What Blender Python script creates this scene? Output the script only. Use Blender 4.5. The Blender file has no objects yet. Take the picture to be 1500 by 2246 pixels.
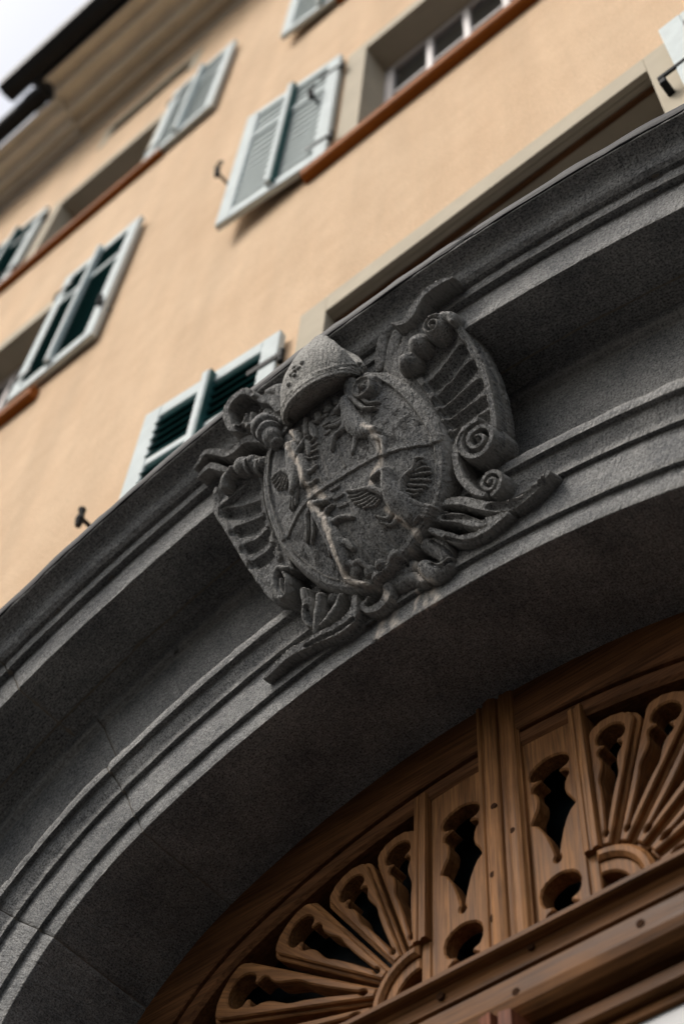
import bpy, bmesh, math, random
import numpy as np
from mathutils import Vector, Matrix
from mathutils.geometry import tessellate_polygon

# ------------------------------------------------------------------ camera, sky, sun, exposure
scene = bpy.context.scene
col = scene.collection
R = math.radians

cam_data = bpy.data.cameras.new('camera')
cam = bpy.data.objects.new('camera', cam_data)
col.objects.link(cam)
scene.camera = cam
c_right, c_down, c_fwd = Vector((0.76569, 0.64150, 0.04686)), Vector((-0.52122, 0.66152, -0.53919)), Vector((-0.37689, 0.38843, 0.84088))
CAM_POS = Vector((1.312, -1.6, 1.6))
m = Matrix((c_right, -c_down, -c_fwd)).transposed().to_4x4()
m.translation = CAM_POS
cam.matrix_world = m
cam_data.sensor_fit = 'VERTICAL'
cam_data.sensor_height = 36.0
cam_data.sensor_width = 24.0
cam_data.lens = 53.168
cam_data.clip_start = 0.05
cam_data.clip_end = 500
cam_data.dof.use_dof = True
cam_data.dof.focus_distance = 3.68
cam_data.dof.aperture_fstop = 2.0

SUN_EL, SUN_AZ = 54.0, 206.0          # azimuth clockwise from +Y
world = bpy.data.worlds.new('World')
scene.world = world
world.use_nodes = True
wn = world.node_tree.nodes
wl = world.node_tree.links
wn.clear()
sky = wn.new('ShaderNodeTexSky')
sky.sky_type = 'NISHITA'
sky.sun_disc = False
sky.sun_elevation = R(SUN_EL)
sky.sun_rotation = R(SUN_AZ)
sky.air_density = 1.6
sky.dust_density = 6.0
sky.ozone_density = 1.0
hs = wn.new('ShaderNodeHueSaturation')
hs.inputs['Saturation'].default_value = 0.55
bg = wn.new('ShaderNodeBackground')
bg.inputs['Strength'].default_value = 0.14
wo = wn.new('ShaderNodeOutputWorld')
wl.new(sky.outputs[0], hs.inputs['Color'])
wl.new(hs.outputs[0], bg.inputs['Color'])
wl.new(bg.outputs[0], wo.inputs['Surface'])

sun_data = bpy.data.lights.new('sun', 'SUN')
sun_data.energy = 1.5
sun_data.angle = R(18)
sun_data.color = (1.0, 0.96, 0.9)
sun = bpy.data.objects.new('sun', sun_data)
col.objects.link(sun)
d = Vector((math.sin(R(SUN_AZ)) * math.cos(R(SUN_EL)), math.cos(R(SUN_AZ)) * math.cos(R(SUN_EL)), math.sin(R(SUN_EL))))
sun.rotation_euler = d.to_track_quat('Z', 'Y').to_euler()
sun.location = (0, -20, 30)

scene.view_settings.view_transform = 'Standard'
scene.view_settings.look = 'None'
scene.view_settings.exposure = 0.36
scene.view_settings.gamma = 1.0
scene.view_settings.use_curve_mapping = False
scene.render.engine = 'CYCLES'
scene.cycles.max_bounces = 6

rng = random.Random(7)
nrng = np.random.default_rng(7)

# ------------------------------------------------------------------ node helpers and materials
class NT:
    def __init__(self, name):
        self.mat = bpy.data.materials.new(name)
        self.mat.use_nodes = True
        self.t = self.mat.node_tree
        self.t.nodes.clear()
        self.out = self.n('ShaderNodeOutputMaterial')
        self.b = self.n('ShaderNodeBsdfPrincipled')
        self.l(self.b.outputs[0], self.out.inputs[0])
    def n(self, k, **kw):
        nd = self.t.nodes.new(k)
        for a, v in kw.items():
            setattr(nd, a, v)
        return nd
    def l(self, a, b):
        self.t.links.new(a, b)
    def coord(self, kind='Object', scale=(1, 1, 1), rot=(0, 0, 0)):
        tc = self.n('ShaderNodeTexCoord')
        mp = self.n('ShaderNodeMapping')
        mp.inputs['Scale'].default_value = scale
        mp.inputs['Rotation'].default_value = rot
        self.l(tc.outputs[kind], mp.inputs[0])
        return mp.outputs[0]
    def noise(self, vec, scale, detail=4, rough=0.55, dist=0.0):
        nd = self.n('ShaderNodeTexNoise')
        nd.inputs['Scale'].default_value = scale
        nd.inputs['Detail'].default_value = detail
        nd.inputs['Roughness'].default_value = rough
        nd.inputs['Distortion'].default_value = dist
        self.l(vec, nd.inputs['Vector'])
        return nd.outputs['Fac']
    def ramp(self, fac, stops):
        nd = self.n('ShaderNodeValToRGB')
        el = nd.color_ramp.elements
        while len(el) < len(stops):
            el.new(0.5)
        for e, (p, c) in zip(el, stops):
            e.position = p
            e.color = (c, c, c, 1) if isinstance(c, (int, float)) else (*c, 1)
        self.l(fac, nd.inputs[0])
        return nd.outputs[0]
    def mix(self, fac, a, b, mode='MIX'):
        nd = self.n('ShaderNodeMix', data_type='RGBA', blend_type=mode)
        for sock, v in ((nd.inputs[0], fac), (nd.inputs[6], a), (nd.inputs[7], b)):
            if hasattr(v, 'is_output'):
                self.l(v, sock)
            elif isinstance(v, (int, float)):
                sock.default_value = v
            else:
                sock.default_value = (*v, 1)
        return nd.outputs[2]
    def math(self, op, a, b=0.0):
        nd = self.n('ShaderNodeMath', operation=op)
        for sock, v in ((nd.inputs[0], a), (nd.inputs[1], b)):
            if hasattr(v, 'is_output'):
                self.l(v, sock)
            else:
                sock.default_value = v
        return nd.outputs[0]
    def attr(self, name):
        nd = self.n('ShaderNodeAttribute', attribute_name=name)
        return nd.outputs['Fac']
    def bump(self, h, strength=0.5, dist=0.01, prev=None):
        nd = self.n('ShaderNodeBump')
        nd.inputs['Strength'].default_value = strength
        nd.inputs['Distance'].default_value = dist
        self.l(h, nd.inputs['Height'])
        if prev is not None:
            self.l(prev, nd.inputs['Normal'])
        return nd.outputs[0]
    def done(self, color=None, rough=0.7, normal=None, spec=0.4, metal=0.0):
        if color is not None:
            if hasattr(color, 'is_output'):
                self.l(color, self.b.inputs['Base Color'])
            else:
                self.b.inputs['Base Color'].default_value = (*color, 1)
        if hasattr(rough, 'is_output'):
            self.l(rough, self.b.inputs['Roughness'])
        else:
            self.b.inputs['Roughness'].default_value = rough
        self.b.inputs['Specular IOR Level'].default_value = spec
        self.b.inputs['Metallic'].default_value = metal
        if normal is not None:
            self.l(normal, self.b.inputs['Normal'])
        return self.mat


def make_stone(name, uv, lo=(0.108, 0.112, 0.118), hi=(0.285, 0.283, 0.277)):
    k = NT(name)
    co = k.coord('UV' if uv else 'Object')
    big = k.noise(co, 5.0, 5, 0.6)
    mid = k.noise(co, 60.0, 4, 0.65)
    fine = k.noise(co, 190.0, 4, 0.75)
    blend = k.math('ADD', k.math('MULTIPLY', big, 0.55), k.math('MULTIPLY', mid, 0.45))
    c = k.ramp(blend, [(0.36, lo), (0.62, hi)])
    pores = k.ramp(fine, [(0.38, 0.25), (0.50, 0.95), (0.68, 1.4)])
    c = k.mix(1.0, c, pores, 'MULTIPLY')
    oi = k.n('ShaderNodeObjectInfo')
    c = k.mix(1.0, c, k.ramp(oi.outputs['Random'], [(0.0, 0.84), (1.0, 1.14)]), 'MULTIPLY')
    st = k.attr('stain')
    stn = k.math('MULTIPLY', st, k.ramp(k.noise(co, 130.0, 4, 0.7), [(0.30, 0.25), (0.50, 1.0)]))
    c = k.mix(stn, c, (0.64, 0.575, 0.51))
    # worn arrises are a little paler than the faces
    ed = k.math('MULTIPLY', k.attr('edge'), 0.45 if uv else 0.75)
    c = k.mix(ed, c, (0.33, 0.32, 0.302))
    # chisel strokes: close-set across the run of the moulding
    if uv:
        so = k.coord('UV', (85, 30, 1))
    else:
        so = k.coord('Object', (150, 26, 40), (0, 0, R(24)))
    stroke = k.noise(so, 1.0, 2, 0.5, 0.6)
    s2 = k.math('MULTIPLY', k.ramp(stroke, [(0.3, 0.0), (0.7, 1.0)]), k.math('ADD', k.math('MULTIPLY', k.attr('edge'), 1.0), 0.55))
    nrm = k.bump(s2, 0.6 if uv else 0.8, 0.007)
    nrm = k.bump(mid, 0.35, 0.006, nrm)
    nrm = k.bump(fine, 0.7, 0.0035, nrm)
    return k.done(c, 0.88, nrm, 0.18)


def make_wood(name, lo, hi, axis=1, rough=0.45):
    k = NT(name)
    sc = [26, 26, 26]
    sc[axis] = 1.6
    co = k.coord('Object', tuple(sc))
    g = k.noise(co, 1.0, 6, 0.62, 1.2)
    sc2 = [190, 190, 190]
    sc2[axis] = 6
    fine = k.noise(k.coord('Object', tuple(sc2)), 1.0, 3, 0.6)
    blotch = k.noise(k.coord('Object'), 5.0, 4, 0.6)
    c = k.ramp(g, [(0.3, lo), (0.52, tuple((a + b) / 2 for a, b in zip(lo, hi))), (0.72, hi)])
    c = k.mix(1.0, c, k.ramp(fine, [(0.36, 0.6), (0.58, 1.1)]), 'MULTIPLY')
    c = k.mix(1.0, c, k.ramp(blotch, [(0.3, 0.75), (0.65, 1.12)]), 'MULTIPLY')
    nrm = k.bump(fine, 0.25, 0.002)
    nrm = k.bump(g, 0.15, 0.004, nrm)
    return k.done(c, k.ramp(g, [(0.3, rough), (0.7, rough + 0.16)]), nrm, 0.10)


def make_plain(name, color, rough=0.6, var=0.12, scale=9.0, bump=0.1, spec=0.14, metal=0.0, bscale=140.0):
    k = NT(name)
    co = k.coord('Object')
    nz = k.noise(co, scale, 5, 0.6)
    c = k.mix(1.0, color, k.ramp(nz, [(0.3, 1 - var), (0.7, 1 + var)]), 'MULTIPLY')
    nrm = k.bump(k.noise(co, bscale, 3, 0.6), bump, 0.004)
    return k.done(c, rough, nrm, spec, metal)


def make_plaster():
    k = NT('peach_plaster')
    co = k.coord('Object')
    a = k.noise(co, 0.9, 5, 0.6)
    b = k.noise(co, 7.0, 5, 0.6)
    f = k.noise(co, 90.0, 4, 0.65)
    c = k.ramp(k.math('ADD', k.math('MULTIPLY', a, 0.6), k.math('MULTIPLY', b, 0.4)),
               [(0.35, (0.65, 0.455, 0.295)), (0.65, (0.765, 0.565, 0.385))])
    c = k.mix(1.0, c, k.ramp(f, [(0.3, 0.86), (0.6, 1.05)]), 'MULTIPLY')
    streak = k.noise(k.coord('Object', (3.5, 1, 0.35)), 1.0, 4, 0.6)
    c = k.mix(1.0, c, k.ramp(streak, [(0.3, 0.88), (0.7, 1.06)]), 'MULTIPLY')
    nrm = k.bump(f, 0.8, 0.010)
    nrm = k.bump(b, 0.15, 0.02, nrm)
    return k.done(c, 0.92, nrm, 0.12)


M = {}
M['stone'] = make_stone('basalt_moulded', True)
M['carved'] = make_stone('basalt_carved', False, (0.118, 0.122, 0.128), (0.29, 0.287, 0.28))
M['mitre'] = make_stone('basalt_lit', False, (0.25, 0.245, 0.232), (0.46, 0.45, 0.425))  # paler copy of the carved basalt: light on the mitre put into its colour
M['field'] = make_stone('basalt_pitted', False, (0.05, 0.051, 0.053), (0.125, 0.123, 0.12))
M['mortar'] = make_plain('mortar', (0.20, 0.175, 0.145), 0.95, 0.3, 60, 0.5)
M['plaster'] = make_plaster()
M['surround'] = make_plain('beige_surround', (0.46, 0.405, 0.315), 0.85, 0.08, 5, 0.2)
M['cornice'] = make_plain('cornice_plaster', (0.80, 0.73, 0.61), 0.85, 0.08, 4, 0.1)
M['cornice_pale'] = make_plain('cornice_plaster_pale', (0.82, 0.78, 0.70), 0.85, 0.07, 4, 0.1)
M['sill'] = make_plain('sill_terracotta_paint', (0.27, 0.085, 0.014), 0.8, 0.15, 8, 0.15, 0.15)
M['sash'] = make_plain('sash_white_paint', (0.62, 0.58, 0.57), 0.5, 0.05, 6, 0.05)
M['shutter'] = make_plain('shutter_pale_paint', (0.62, 0.675, 0.68), 0.85, 0.08, 12, 0.12, 0.05)
M['slat_dark'] = make_plain('shutter_green_paint', (0.02, 0.088, 0.088), 0.6, 0.2, 10, 0.1)
M['slat_pale'] = make_plain('shutter_grey_paint', (0.45, 0.50, 0.50), 0.85, 0.1, 10, 0.1, 0.05)
M['iron'] = make_plain('dark_iron', (0.015, 0.016, 0.017), 0.7, 0.3, 60, 0.3, 0.12)
M['gutter'] = make_plain('gutter_dark', (0.012, 0.013, 0.015), 0.6, 0.3, 8, 0.1, 0.2)
M['flash'] = make_plain('flashing_metal', (0.03, 0.03, 0.033), 0.6, 0.35, 14, 0.15, 0.1)
M['wood'] = make_wood('oak_warm', (0.115, 0.048, 0.017), (0.325, 0.155, 0.060), 2)
M['wood_x'] = make_wood('oak_warm_horizontal', (0.07, 0.028, 0.009), (0.18, 0.080, 0.028), 0)
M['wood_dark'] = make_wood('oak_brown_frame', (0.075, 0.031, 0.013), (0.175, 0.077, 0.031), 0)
M['wood_red'] = make_wood('oak_reddish', (0.13, 0.04, 0.02), (0.26, 0.095, 0.05), 2)
M['peg'] = make_plain('peg_dark', (0.035, 0.016, 0.008), 0.9, 0.2, 50, 0.1, 0.05)
g_ = NT('dark_glass'); M['glass'] = g_.done((0.012, 0.016, 0.018), 0.08, None, 0.5)
g_ = NT('fanlight_glass'); M['fanglass'] = g_.done((0.006, 0.010, 0.013), 0.25, None, 0.4)
g_ = NT('pale_glass'); M['paleglass'] = g_.done((0.42, 0.43, 0.44), 0.15, None, 0.5)
M['pavement'] = make_plain('pavement_asphalt', (0.03, 0.03, 0.031), 0.9, 0.2, 2, 0.3)
M['roof'] = make_plain('roof_slate', (0.05, 0.045, 0.045), 0.8, 0.2, 3, 0.3)

# ------------------------------------------------------------------ mesh helpers
def link(name, me, mat, parent=None, loc=None, rot=None):
    o = bpy.data.objects.new(name, me)
    col.objects.link(o)
    if mat is not None and len(me.materials) == 0:
        me.materials.append(mat)
    if parent is not None:
        o.parent = parent
    if loc is not None:
        o.location = loc
    if rot is not None:
        o.rotation_euler = rot
    return o

def mesh_from(name, v, f, smooth=False):
    me = bpy.data.meshes.new(name)
    me.from_pydata([tuple(p) for p in v], [], [tuple(int(i) for i in q) for q in f])
    if smooth:
        me.polygons.foreach_set('use_smooth', [True] * len(me.polygons))
    me.update()
    return me

def thing(name, label, cat, loc=(0, 0, 0), rot=(0, 0, 0)):
    o = bpy.data.objects.new(name, None)
    col.objects.link(o)
    o.location = loc
    o.rotation_euler = rot
    o['label'] = label
    o['category'] = cat
    o.empty_display_size = 0.1
    return o

def node(name, parent, loc=(0, 0, 0), rot=(0, 0, 0)):
    o = bpy.data.objects.new(name, None)
    col.objects.link(o)
    o.parent = parent
    o.location = loc
    o.rotation_euler = rot
    return o

class Boxes:
    """collects bevelled boxes / prisms into one mesh"""
    def __init__(self):
        self.v, self.f = [], []
    def add(self, v, f):
        n = len(self.v)
        self.v += [tuple(p) for p in v]
        self.f += [tuple(i + n for i in q) for q in f]
        return self
    def box(self, x0, x1, y0, y1, z0, z1, b=0.003):
        b = min(b, (x1 - x0) / 3, (y1 - y0) / 3, (z1 - z0) / 3)
        X, Y, Z = (x0, x1), (y0, y1), (z0, z1)
        bm = bmesh.new()
        bmesh.ops.create_cube(bm, size=1)
        for w in bm.verts:
            w.co = ((x0 + x1) / 2 + w.co.x * (x1 - x0), (y0 + y1) / 2 + w.co.y * (y1 - y0), (z0 + z1) / 2 + w.co.z * (z1 - z0))
        bmesh.ops.bevel(bm, geom=list(bm.edges), offset=b, segments=1, affect='EDGES')
        bm.verts.index_update()
        self.add([w.co[:] for w in bm.verts], [[w.index for w in q.verts] for q in bm.faces])
        bm.free()
        return self
    def tube(self, pts, r, n=8):
        pts = [Vector(p) for p in pts]
        v, f = [], []
        for i, p in enumerate(pts):
            a = pts[max(i - 1, 0)]
            b = pts[min(i + 1, len(pts) - 1)]
            t = (b - a).normalized()
            u = t.cross(Vector((0, 0, 1)) if abs(t.z) < 0.9 else Vector((1, 0, 0))).normalized()
            w = t.cross(u)
            rr = r[i] if isinstance(r, (list, tuple)) else r
            for k in range(n):
                a_ = 2 * math.pi * k / n
                v.append(p + rr * (math.cos(a_) * u + math.sin(a_) * w))
        for i in range(len(pts) - 1):
            for k in range(n):
                f.append((i * n + k, i * n + (k + 1) % n, (i + 1) * n + (k + 1) % n, (i + 1) * n + k))
        f.append(tuple(range(n))[::-1])
        f.append(tuple((len(pts) - 1) * n + k for k in range(n)))
        return self.add(v, f)
    def extrude_profile(self, prof, x0, x1, nseg=1):
        """closed profile of (y, z) swept along x"""
        n = len(prof)
        v, f = [], []
        for i in range(nseg + 1):
            x = x0 + (x1 - x0) * i / nseg
            v += [(x, y, z) for y, z in prof]
        for i in range(nseg):
            for k in range(n):
                f.append((i * n + k, i * n + (k + 1) % n, (i + 1) * n + (k + 1) % n, (i + 1) * n + k))
        base = len(v)
        tris = tessellate_polygon([[Vector((0, y, z)) for y, z in prof]])
        for t in tris:
            f.append(tuple(t))
            f.append(tuple(nseg * n + i for i in t[::-1]))
        return self.add(v, f)
    def mesh(self, name):
        me = mesh_from(name, self.v, self.f)
        bm = bmesh.new()
        bm.from_mesh(me)
        bmesh.ops.recalc_face_normals(bm, faces=bm.faces)
        bm.to_mesh(me)
        bm.free()
        return me
    def obj(self, name, mat, parent=None, loc=None, rot=None):
        return link(name, self.mesh(name), mat, parent, loc, rot)

def catmull(pts, n=6):
    """smooth polyline through points of any dimension"""
    p = [np.array(q, float) for q in pts]
    if len(p) < 3:
        return [p[0] + (p[-1] - p[0]) * i / n for i in range(n + 1)]
    out = []
    for i in range(len(p) - 1):
        a = p[i - 1] if i > 0 else 2 * p[0] - p[1]
        b, c_ = p[i], p[i + 1]
        e = p[i + 2] if i + 2 < len(p) else 2 * p[-1] - p[-2]
        for k in range(n):
            t = k / n
            out.append(0.5 * ((2 * b) + (c_ - a) * t + (2 * a - 5 * b + 4 * c_ - e) * t * t + (-a + 3 * b - 3 * c_ + e) * t ** 3))
    out.append(p[-1])
    return out

_lat = nrng.random((64, 64))
def vnoise(x, y):
    """smooth value noise in numpy, range -1..1"""
    x = np.asarray(x, float); y = np.asarray(y, float)
    xi = np.floor(x).astype(int); yi = np.floor(y).astype(int)
    fx = x - xi; fy = y - yi
    fx = fx * fx * (3 - 2 * fx); fy = fy * fy * (3 - 2 * fy)
    a = _lat[xi % 64, yi % 64]; b = _lat[(xi + 1) % 64, yi % 64]
    c_ = _lat[xi % 64, (yi + 1) % 64]; e = _lat[(xi + 1) % 64, (yi + 1) % 64]
    return ((a * (1 - fx) + b * fx) * (1 - fy) + (c_ * (1 - fx) + e * fx) * fy) * 2 - 1

def set_attr(me, name, vals):
    at = me.attributes.new(name, 'FLOAT', 'POINT')
    at.data.foreach_set('value', np.asarray(vals, np.float32))

def offset_loop(loop, d):
    """moves a closed 2D loop along its left normals by d"""
    n = len(loop)
    out = []
    for i in range(n):
        a = np.array(loop[i - 1], float); b = np.array(loop[i], float); c_ = np.array(loop[(i + 1) % n], float)
        e1 = b - a; e2 = c_ - b
        e1 /= max(np.linalg.norm(e1), 1e-9); e2 /= max(np.linalg.norm(e2), 1e-9)
        n1 = np.array((-e1[1], e1[0])); n2 = np.array((-e2[1], e2[0]))
        q = n1 + n2
        q /= max(np.linalg.norm(q), 1e-9)
        k = d / max(q @ n1, 0.5)
        out.append(tuple(b + q * k))
    return out

def area2(loop):
    return sum(loop[i - 1][0] * loop[i][1] - loop[i][0] * loop[i - 1][1] for i in range(len(loop)))

def plate(outer, holes, yf, yb, bev=0.003):
    """board in the local XZ plane: front face at y=yf, back at y=yb, with cut-outs and a chamfered front arris"""
    outer = list(outer) if area2(outer) > 0 else list(outer)[::-1]
    holes = [list(h) if area2(h) < 0 else list(h)[::-1] for h in holes]
    v, f = [], []
    loops = [outer] + holes
    sg = 1 if yb > yf else -1
    front = [offset_loop(l_, bev) for l_ in loops]
    idx_f, idx_m, idx_b = [], [], []
    for l_, fr in zip(loops, front):
        s0 = len(v); v += [(p[0], yf, p[1]) for p in fr]; idx_f.append(range(s0, len(v)))
        s0 = len(v); v += [(p[0], yf + sg * bev, p[1]) for p in l_]; idx_m.append(range(s0, len(v)))
        s0 = len(v); v += [(p[0], yb, p[1]) for p in l_]; idx_b.append(range(s0, len(v)))
    flat_f = [i for r_ in idx_f for i in r_]
    flat_b = [i for r_ in idx_b for i in r_]
    for t in tessellate_polygon([[Vector((p[0], p[1], 0)) for p in fr] for fr in front]):
        f.append(tuple(flat_f[i] for i in t))
    for t in tessellate_polygon([[Vector((p[0], p[1], 0)) for p in l_] for l_ in loops]):
        f.append(tuple(flat_b[i] for i in t[::-1]))
    for a, b, c_ in zip(idx_f, idx_m, idx_b):
        n = len(a)
        for i in range(n):
            j = (i + 1) % n
            f.append((a[i], a[j], b[j], b[i]))
            f.append((b[i], b[j], c_[j], c_[i]))
    return v, f

# ------------------------------------------------------------------ the arch curve (three-centred), metres
ZC = 4.379                      # crown of the opening
RC, RH = 1.92, 0.72             # crown and haunch radii
TH = math.asin(0.8 / 1.92)
HX, HZ = math.sin(TH) * (RC - RH), ZC - RC + math.cos(TH) * (RC - RH)
def arch_pt(phi, o):
    s = 1 if phi >= 0 else -1
    a = abs(phi)
    if a <= TH:
        return s * math.sin(a) * (RC + o), ZC - RC + math.cos(a) * (RC + o)
    return s * (HX + math.sin(a) * (RH + o)), HZ + math.cos(a) * (RH + o)
def arch_len(phi, o=0.25):
    s = 1 if phi >= 0 else -1
    a = abs(phi)
    return s * (min(a, TH) * (RC + o) + max(0, a - TH) * (RH + o))
def stations(p0, p1, step):
    n = max(2, int(abs(arch_len(p1) - arch_len(p0)) / step))
    return [p0 + (p1 - p0) * i / n for i in range(n + 1)]

def densify(prof, step):
    """profile points -> finer list with edge weight; corners are rounded by 2.5 mm"""
    out = []
    n = len(prof)
    pts = [np.array(p, float) for p in prof]
    for i in range(n):
        if 0 < i < n - 1:
            a = pts[i - 1] - pts[i]; b = pts[i + 1] - pts[i]
            la, lb = np.linalg.norm(a), np.linalg.norm(b)
            r = min(0.002, la * 0.4, lb * 0.4)
            cosang = (a @ b) / (la * lb)
            sharp = 1.0 if cosang > -0.8 else 0.0
            out.append((pts[i] + a / la * r, sharp))
            out.append((pts[i] * 0.6 + (pts[i] + a / la * r) * 0.2 + (pts[i] + b / lb * r) * 0.2, sharp))
            out.append((pts[i] + b / lb * r, sharp))
        else:
            out.append((pts[i], 0.0))
    res = []
    for (p, e), (q, e2) in zip(out[:-1], out[1:]):
        ln = np.linalg.norm(q - p)
        k = max(1, int(ln / step))
        for j in range(k):
            t = j / k
            w = max(e * max(0, 1 - t * ln / 0.012), e2 * max(0, 1 - (1 - t) * ln / 0.012))
            res.append((p + (q - p) * t, w))
    res.append((out[-1][0], out[-1][1]))
    return res

def sweep_arch(name, prof, p0, p1, mat, parent, step=0.008, pstep=0.012, rough=0.0012, gap=0.0, drips=False, smooth=True):
    pr = densify(prof, pstep)
    n = len(pr)
    P2 = np.array([p for p, e in pr]); E = np.array([e for p, e in pr])
    tang = np.gradient(P2, axis=0)
    nrm = np.stack([tang[:, 1], -tang[:, 0]], 1)
    nrm /= np.maximum(np.linalg.norm(nrm, axis=1, keepdims=True), 1e-9)
    EF = E * np.clip((-nrm[:, 1] - 0.3) / 0.5, 0, 1)
    vl = np.concatenate([[0], np.cumsum(np.linalg.norm(np.diff(P2, axis=0), axis=1))])
    g = gap / 2.0
    p0g = p0 + g / 1.9 if gap else p0
    p1g = p1 - g / 1.9 if gap else p1
    st = stations(p0g, p1g, step)
    v, uv, ed, stain = [], [], [], []
    for ph in st:
        u = arch_len(ph)
        uu = np.full(n, u)
        dis = rough * (vnoise(uu * 14 + 3, vl * 20 + 7) + 0.8 * vnoise(uu * 55 + 11, vl * 60)) \
            + E * 0.0016 * vnoise(uu * 38 + 5, vl * 9 + 2)
        chip = np.clip(vnoise(uu * 17 + 31, vl * 6) - 0.62, 0, 1) * 0.022 * E
        end = max(0, 1 - min(abs(u - arch_len(p0g)), abs(u - arch_len(p1g))) / 0.008) if gap else 0
        q = P2 + nrm * (dis - chip - 0.003 * end)[:, None]
        for k in range(n):
            x, z = arch_pt(ph, q[k, 0])
            v.append((x, q[k, 1], z))
            uv.append((u, vl[k]))
            ed.append(max(EF[k], 0.5 * end))
            s_ = 0.0
            if drips and -0.005 < P2[k, 0] < 0.075 and q[k, 1] < 0.012:
                for cx, w in ((-0.045, 0.020), (-0.085, 0.010), (0.078, 0.015), (0.05, 0.008), (0.02, 0.006)):
                    wob = 0.012 * float(vnoise(x * 30 + 3, P2[k, 0] * 60)) + 0.004 * float(vnoise(x * 110, P2[k, 0] * 160))
                    s_ = max(s_, (1 - abs(x - cx + wob) / w) * (0.75 + 0.5 * float(vnoise(x * 90 + 7, P2[k, 0] * 90))))
            stain.append(min(1.0, max(0.0, s_) * 1.5))
    f = []
    for i in range(len(st) - 1):
        for k in range(n - 1):
            a = i * n + k
            f.append((a, a + 1, a + n + 1, a + n))
    me = mesh_from(name, v, f, smooth)
    ul = me.uv_layers.new(name='UVMap')
    uva = np.array(uv, np.float32)
    li = np.empty(len(me.loops), np.int32)
    me.loops.foreach_get('vertex_index', li)
    ul.data.foreach_set('uv', uva[li].ravel())
    set_attr(me, 'edge', ed)
    set_attr(me, 'stain', stain)
    return link(name, me, mat, parent)

# ------------------------------------------------------------------ setting
bx = Boxes().add([(-400, -400, 0), (400, -400, 0), (400, 400, 0), (-400, 400, 0)], [(0, 1, 2, 3)])
ground = bx.obj('pavement', M['pavement'])
ground['kind'] = 'structure'

# ------------------------------------------------------------------ townhouse
WALL_Y = 0.048
house = thing('townhouse', 'peach plastered townhouse with pale green shutters rising above the dark stone doorway', 'house', (0, WALL_Y, 0))
HY = -WALL_Y          # children are written in world y + HY

windows = [  # x0, x1, z0, z1, has a sill, kind
    (-0.455, 0.955, 5.15, 6.70),
    (-0.405, 0.955, 8.545, 10.05),
    (-0.405, 0.955, 11.84, 13.25),
    (-3.98, -2.86, 8.545, 10.05),
    (-3.72, -2.60, 11.78, 13.10),
    (-3.48, -2.52, 14.22, 14.56),
]
# facade sheet with openings
hole_o = 0.46
outer = [(-14, 0.0)]
ph = [-math.pi / 2 + math.pi * i / 60 for i in range(61)]
sx = HX + RH + hole_o
outer += [(-sx, 0.0)] + [arch_pt(p, hole_o) for p in ph] + [(sx, 0.0), (13, 0.0), (13, 15.30), (-14, 15.30)]
loops = [outer] + [[(a, c_), (b, c_), (b, e), (a, e)] for a, b, c_, e in windows]
flat = [p for l_ in loops for p in l_]
tri = tessellate_polygon([[Vector((p[0], p[1], 0)) for p in l_] for l_ in loops])
bx = Boxes().add([(p[0], 0, p[1]) for p in flat], [tuple(t) for t in tri])
# body behind: sides, back, floors
bx.add([(-14, 0, 0), (-14, 9, 0), (-14, 9, 15.30), (-14, 0, 15.30), (13, 0, 0), (13, 9, 0), (13, 9, 15.30), (13, 0, 15.30)],
       [(0, 1, 2, 3), (4, 7, 6, 5), (1, 5, 6, 2), (3, 2, 6, 7)])
wall = bx.obj('wall', M['plaster'], house)
bx = Boxes()
bx.extrude_profile([(-0.66, 15.63), (9.3, 15.63), (4.3, 18.4)], -4.2, 13.2)
roof = bx.obj('roof', M['roof'], house)

# eaves: soffit of run mouldings, then the gutter
def cornice_profile(proj, z0, tall):
    p = [(0.0, z0 - 0.02), (-0.03, z0), (-0.05, z0 + 0.02)]
    for a, b in ((0.05, 0.20), (0.24, 0.42), (0.47, 0.72), (0.77, 0.96)):
        ya, yb = -proj * a, -proj * b
        for i in range(7):
            t = i / 6
            y = ya + (yb - ya) * t
            z = z0 + tall * (a + (b - a) * t) + 0.075 * math.sin(math.pi * t)
            p.append((y, z))
        p.append((yb, z0 + tall * b - 0.045))
        p.append((yb - 0.035 * proj, z0 + tall * b - 0.045))
    p += [(-proj, z0 + tall), (-proj, z0 + tall + 0.12), (0.0, z0 + tall + 0.12)]
    return p
bx = Boxes(); bx.extrude_profile(cornice_profile(0.62, 15.18, 0.30), -4.0, 13.0)
c1 = bx.obj('eaves_cornice', M['cornice'], house)
c1['label'] = 'beige moulded eaves soffit under the black gutter'
bx = Boxes(); bx.extrude_profile(cornice_profile(0.44, 15.16, 0.2), -13.9, -4.005)
c2 = bx.obj('eaves_cornice', M['cornice_pale'], house)
c2['label'] = 'paler and shallower run of eaves moulding'
bx = Boxes()
gp = [(-0.68, 14.97), (-0.70, 14.90), (-0.80, 14.87), (-0.885, 14.92), (-0.895, 15.14), (-0.68, 15.14)]
bx.extrude_profile([(y + 0.035, z + 0.60) for y, z in gp], -4.42, 13.2)
bx.obj('gutter', M['gutter'], house)
bx = Boxes()
bx.tube([(-13.9, -0.54, 15.42), (-4.5, -0.54, 15.42), (-4.05, -0.54, 15.42)], 0.085, 14)
bx.tube([(-4.26, -0.54, 15.42), (-4.14, -0.54, 15.42)], 0.094, 14)
bx.obj('gutter', M['gutter'], house)

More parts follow.
